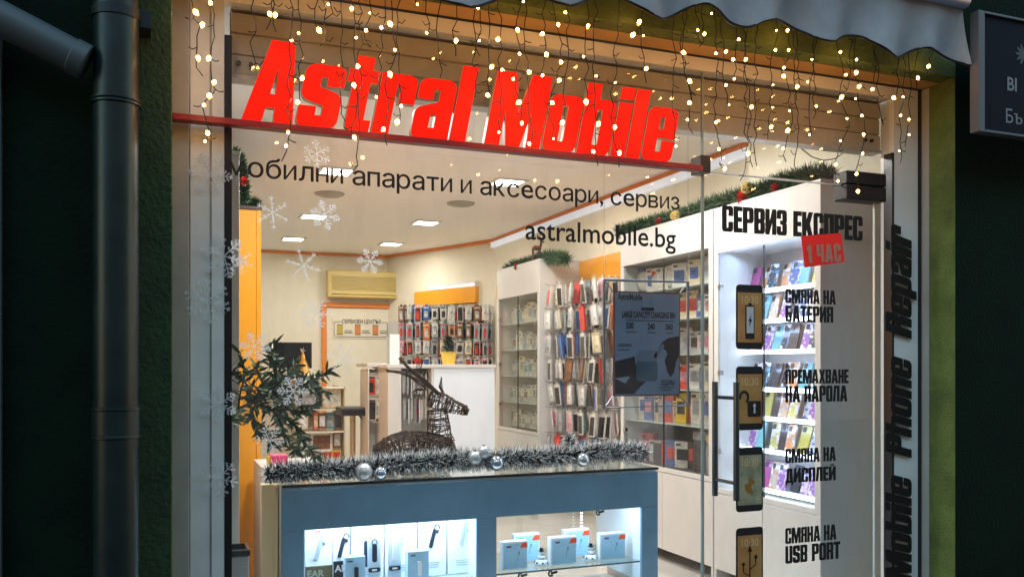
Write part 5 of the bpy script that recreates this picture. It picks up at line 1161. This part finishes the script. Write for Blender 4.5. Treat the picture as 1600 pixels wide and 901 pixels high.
# ================================================================ FAIRY LIGHT CURTAIN
B1 = [(280, 20), (200, 70), (235, 140), (270, 325), (212, 325), (300, 460), (275, 535), (245, 585), (265, 740), (250, 785), (640, 85), (610, 80), (770, 185), (730, 228), (935, 25), (885, 170), (1065, 50), (1165, 75), (1280, 135), (1230, 155), (1090, 210), (1305, 280), (1100, 370), (1078, 475), (1430, 25), (1480, 185), (765, 570), (790, 435), (1278, 415), (1200, 540), (1340, 590), (1318, 680), (1080, 765), (712, 735), (700, 810), (1240, 720), (1145, 170)]
B2 = [(345, 48), (395, 8), (597, 10), (830, 70), (790, 138), (955, 148), (565, 170), (700, 190), (350, 228), (455, 220), (222, 228), (575, 300), (725, 305), (805, 348), (930, 315), (1240, 125), (1205, 195), (1262, 200), (420, 372), (477, 390), (628, 402), (795, 448), (1000, 425), (1108, 460), (1278, 382), (1488, 295), (1520, 452), (1520, 572), (1508, 665), (400, 530), (570, 570), (588, 685), (812, 682), (758, 572), (945, 568), (1013, 690), (765, 772), (985, 842), (1130, 850), (1105, 708), (540, 440), (630, 800), (460, 735), (703, 420), (1445, 812)]
B3 = [(180, 62), (147, 155), (117, 138), (52, 240), (303, 180), (245, 235), (277, 272), (335, 272), (200, 243), (475, 140), (525, 140), (470, 228), (530, 228), (635, 272), (765, 237), (838, 272), (508, 308), (508, 347), (617, 375), (568, 395), (460, 387), (790, 340), (835, 332), (850, 393), (770, 442), (835, 450), (912, 407), (1117, 355), (1165, 302), (1050, 440), (1008, 445), (1038, 525), (1077, 545), (1077, 612), (360, 487), (260, 477), (245, 387), (283, 360), (82, 370), (82, 467), (200, 557), (535, 505), (655, 482), (862, 527), (870, 612), (795, 540), (765, 640), (865, 698), (505, 675), (345, 698), (235, 717), (240, 767), (213, 678), (525, 594), (743, 748), (845, 870), (838, 790), (753, 822), (1032, 685), (450, 577), (625, 612)]
BL = [(250+x/3.556, y/3.556) for x, y in B1]+[(650+x/3.556, y/3.556) for x, y in B2]+[(1050+x/2.907, y/2.907) for x, y in B3]
BL.sort(key=lambda p: p[1]); strands = []
for x, y in BL:
    best = None
    for s_ in strands:
        lx, ly = s_[-1]
        if y-ly > 9 and abs(x-lx) < 11 and (best is None or abs(x-lx) < abs(x-best[-1][0])): best = s_
    if best is None: strands.append([(x, y)])
    else: best.append((x, y))
# bare hanging ends seen in the photograph
for x, y in ((392, 84), (505, 48), (530, 165), (560, 245), (690, 97), (746, 130), (1176, 238), (1240, 240), (1168, 262), (1330, 128), (1372, 175)): strands.append([(x, y)])
TY = -.27
WZ = 2.93
BULB = M('lit fairy bulb', (1, .8, .5), .3, emit=80, ecol=(1, .50, .15)); SOCK = DARKW
lc = thing('fairy_light_curtain', (1.6, TY, WZ), 'curtain of warm fairy lights on black wire hanging over the shop sign', 'string lights')
mb = MB(); xL = at(300, 0, Y=TY).x; xR = at(1475, 100, Y=TY).x
mb.tube([(xL+(xR-xL)*k/60, TY+.01*sin(k), WZ+.012*sin(k*1.3)) for k in range(61)], .003, 6); build(mb, 'main_wire', DARKW, lc)
bproto = None; nb_ = 0
for si, s_ in enumerate(strands):
    bare = si >= len(strands)-11; pts2 = []; x, y = s_[0]; topx = x+random.uniform(-9, 9); q0 = at(topx, y, Y=TY); q0.z = WZ; pts2.append(q0)
    seq = []
    for bx, by in s_: seq.append((bx+random.choice((-1, 1))*3.2, by))
    prev = (topx, None)
    zt0 = WZ
    P = [q0]
    for bx, by in seq:
        e = at(bx, by, Y=TY); a = P[-1]; n = max(2, int((a-e).length/.035))
        for k in range(1, n): 
            t = k/n; P.append(a.lerp(e, t)+Vector((random.uniform(-.011, .011), random.uniform(-.006, .006), 0)))
        P.append(e)
    e = P[-1]; 
    if random.random() < .5 or bare: P += [e+Vector((random.uniform(-.01, .01), 0, -.03)), e+Vector((random.uniform(-.03, .03), 0, -.055))]
    mb = MB().tube(P, .0019, 5)
    for i in range(2, len(P)-1, 3):
        sg = random.choice((-1, 1)); mb.tube([P[i], P[i]+Vector((sg*.014, random.uniform(-.01, .01), -.006)), P[i]+Vector((sg*.026, 0, random.uniform(-.012, .012)))], .0018, 4)
    for bx, by in (() if bare else s_):
        b = at(bx, by, Y=TY); a = min(P, key=lambda p: (p-b).length); mb.tube([a, b+Vector((0, 0, .006))], .0022, 4)
    so = build(mb, 'strand', DARKW, lc)
    for bx, by in (() if bare else s_):
        b = at(bx, by, Y=TY)
        if bproto is None:
            mbb = MB().lathe([(0, .011), (.0045, .010), (.0062, .005)], n=8, m=1).lathe([(.0062, .005), (.0066, .001), (.006, -.004)], n=8).lathe([(.006, -.004), (.0035, -.010), (0, -.012)], n=8, m=1)
            bproto = build(mbb, 'bulb', [BULB, M('amber bulb glow', (1, .6, .25), .3, emit=5, ecol=(1, .36, .07))], so, local=True, smooth=True); o = bproto  # amber ends stand in for the glow round each bulb
        else: o = bproto.copy(); COL.objects.link(o); o.parent = so
        o.location = b-wloc(so); s2 = random.choice((.5, .65, .8, .95, 1.1)); o.scale = (s2,)*3; o.rotation_euler = (random.uniform(-1, 1), random.uniform(-1, 1), 0); nb_ += 1
print('strands', len(strands), 'bulbs', nb_)
# loose cable loop behind the transom
P = [at(x, y, Y=.3) for x, y in ((1240, 215), (1252, 232), (1268, 245), (1287, 251), (1305, 248), (1322, 236), (1335, 222))]
build(MB().tube(P, .003, 6), 'cable', M('grey cable', (.3, .27, .2), .5), label='thin grey cable drooping in a loop behind the upper pane', cat='cable')
bpy.context.view_layer.update()
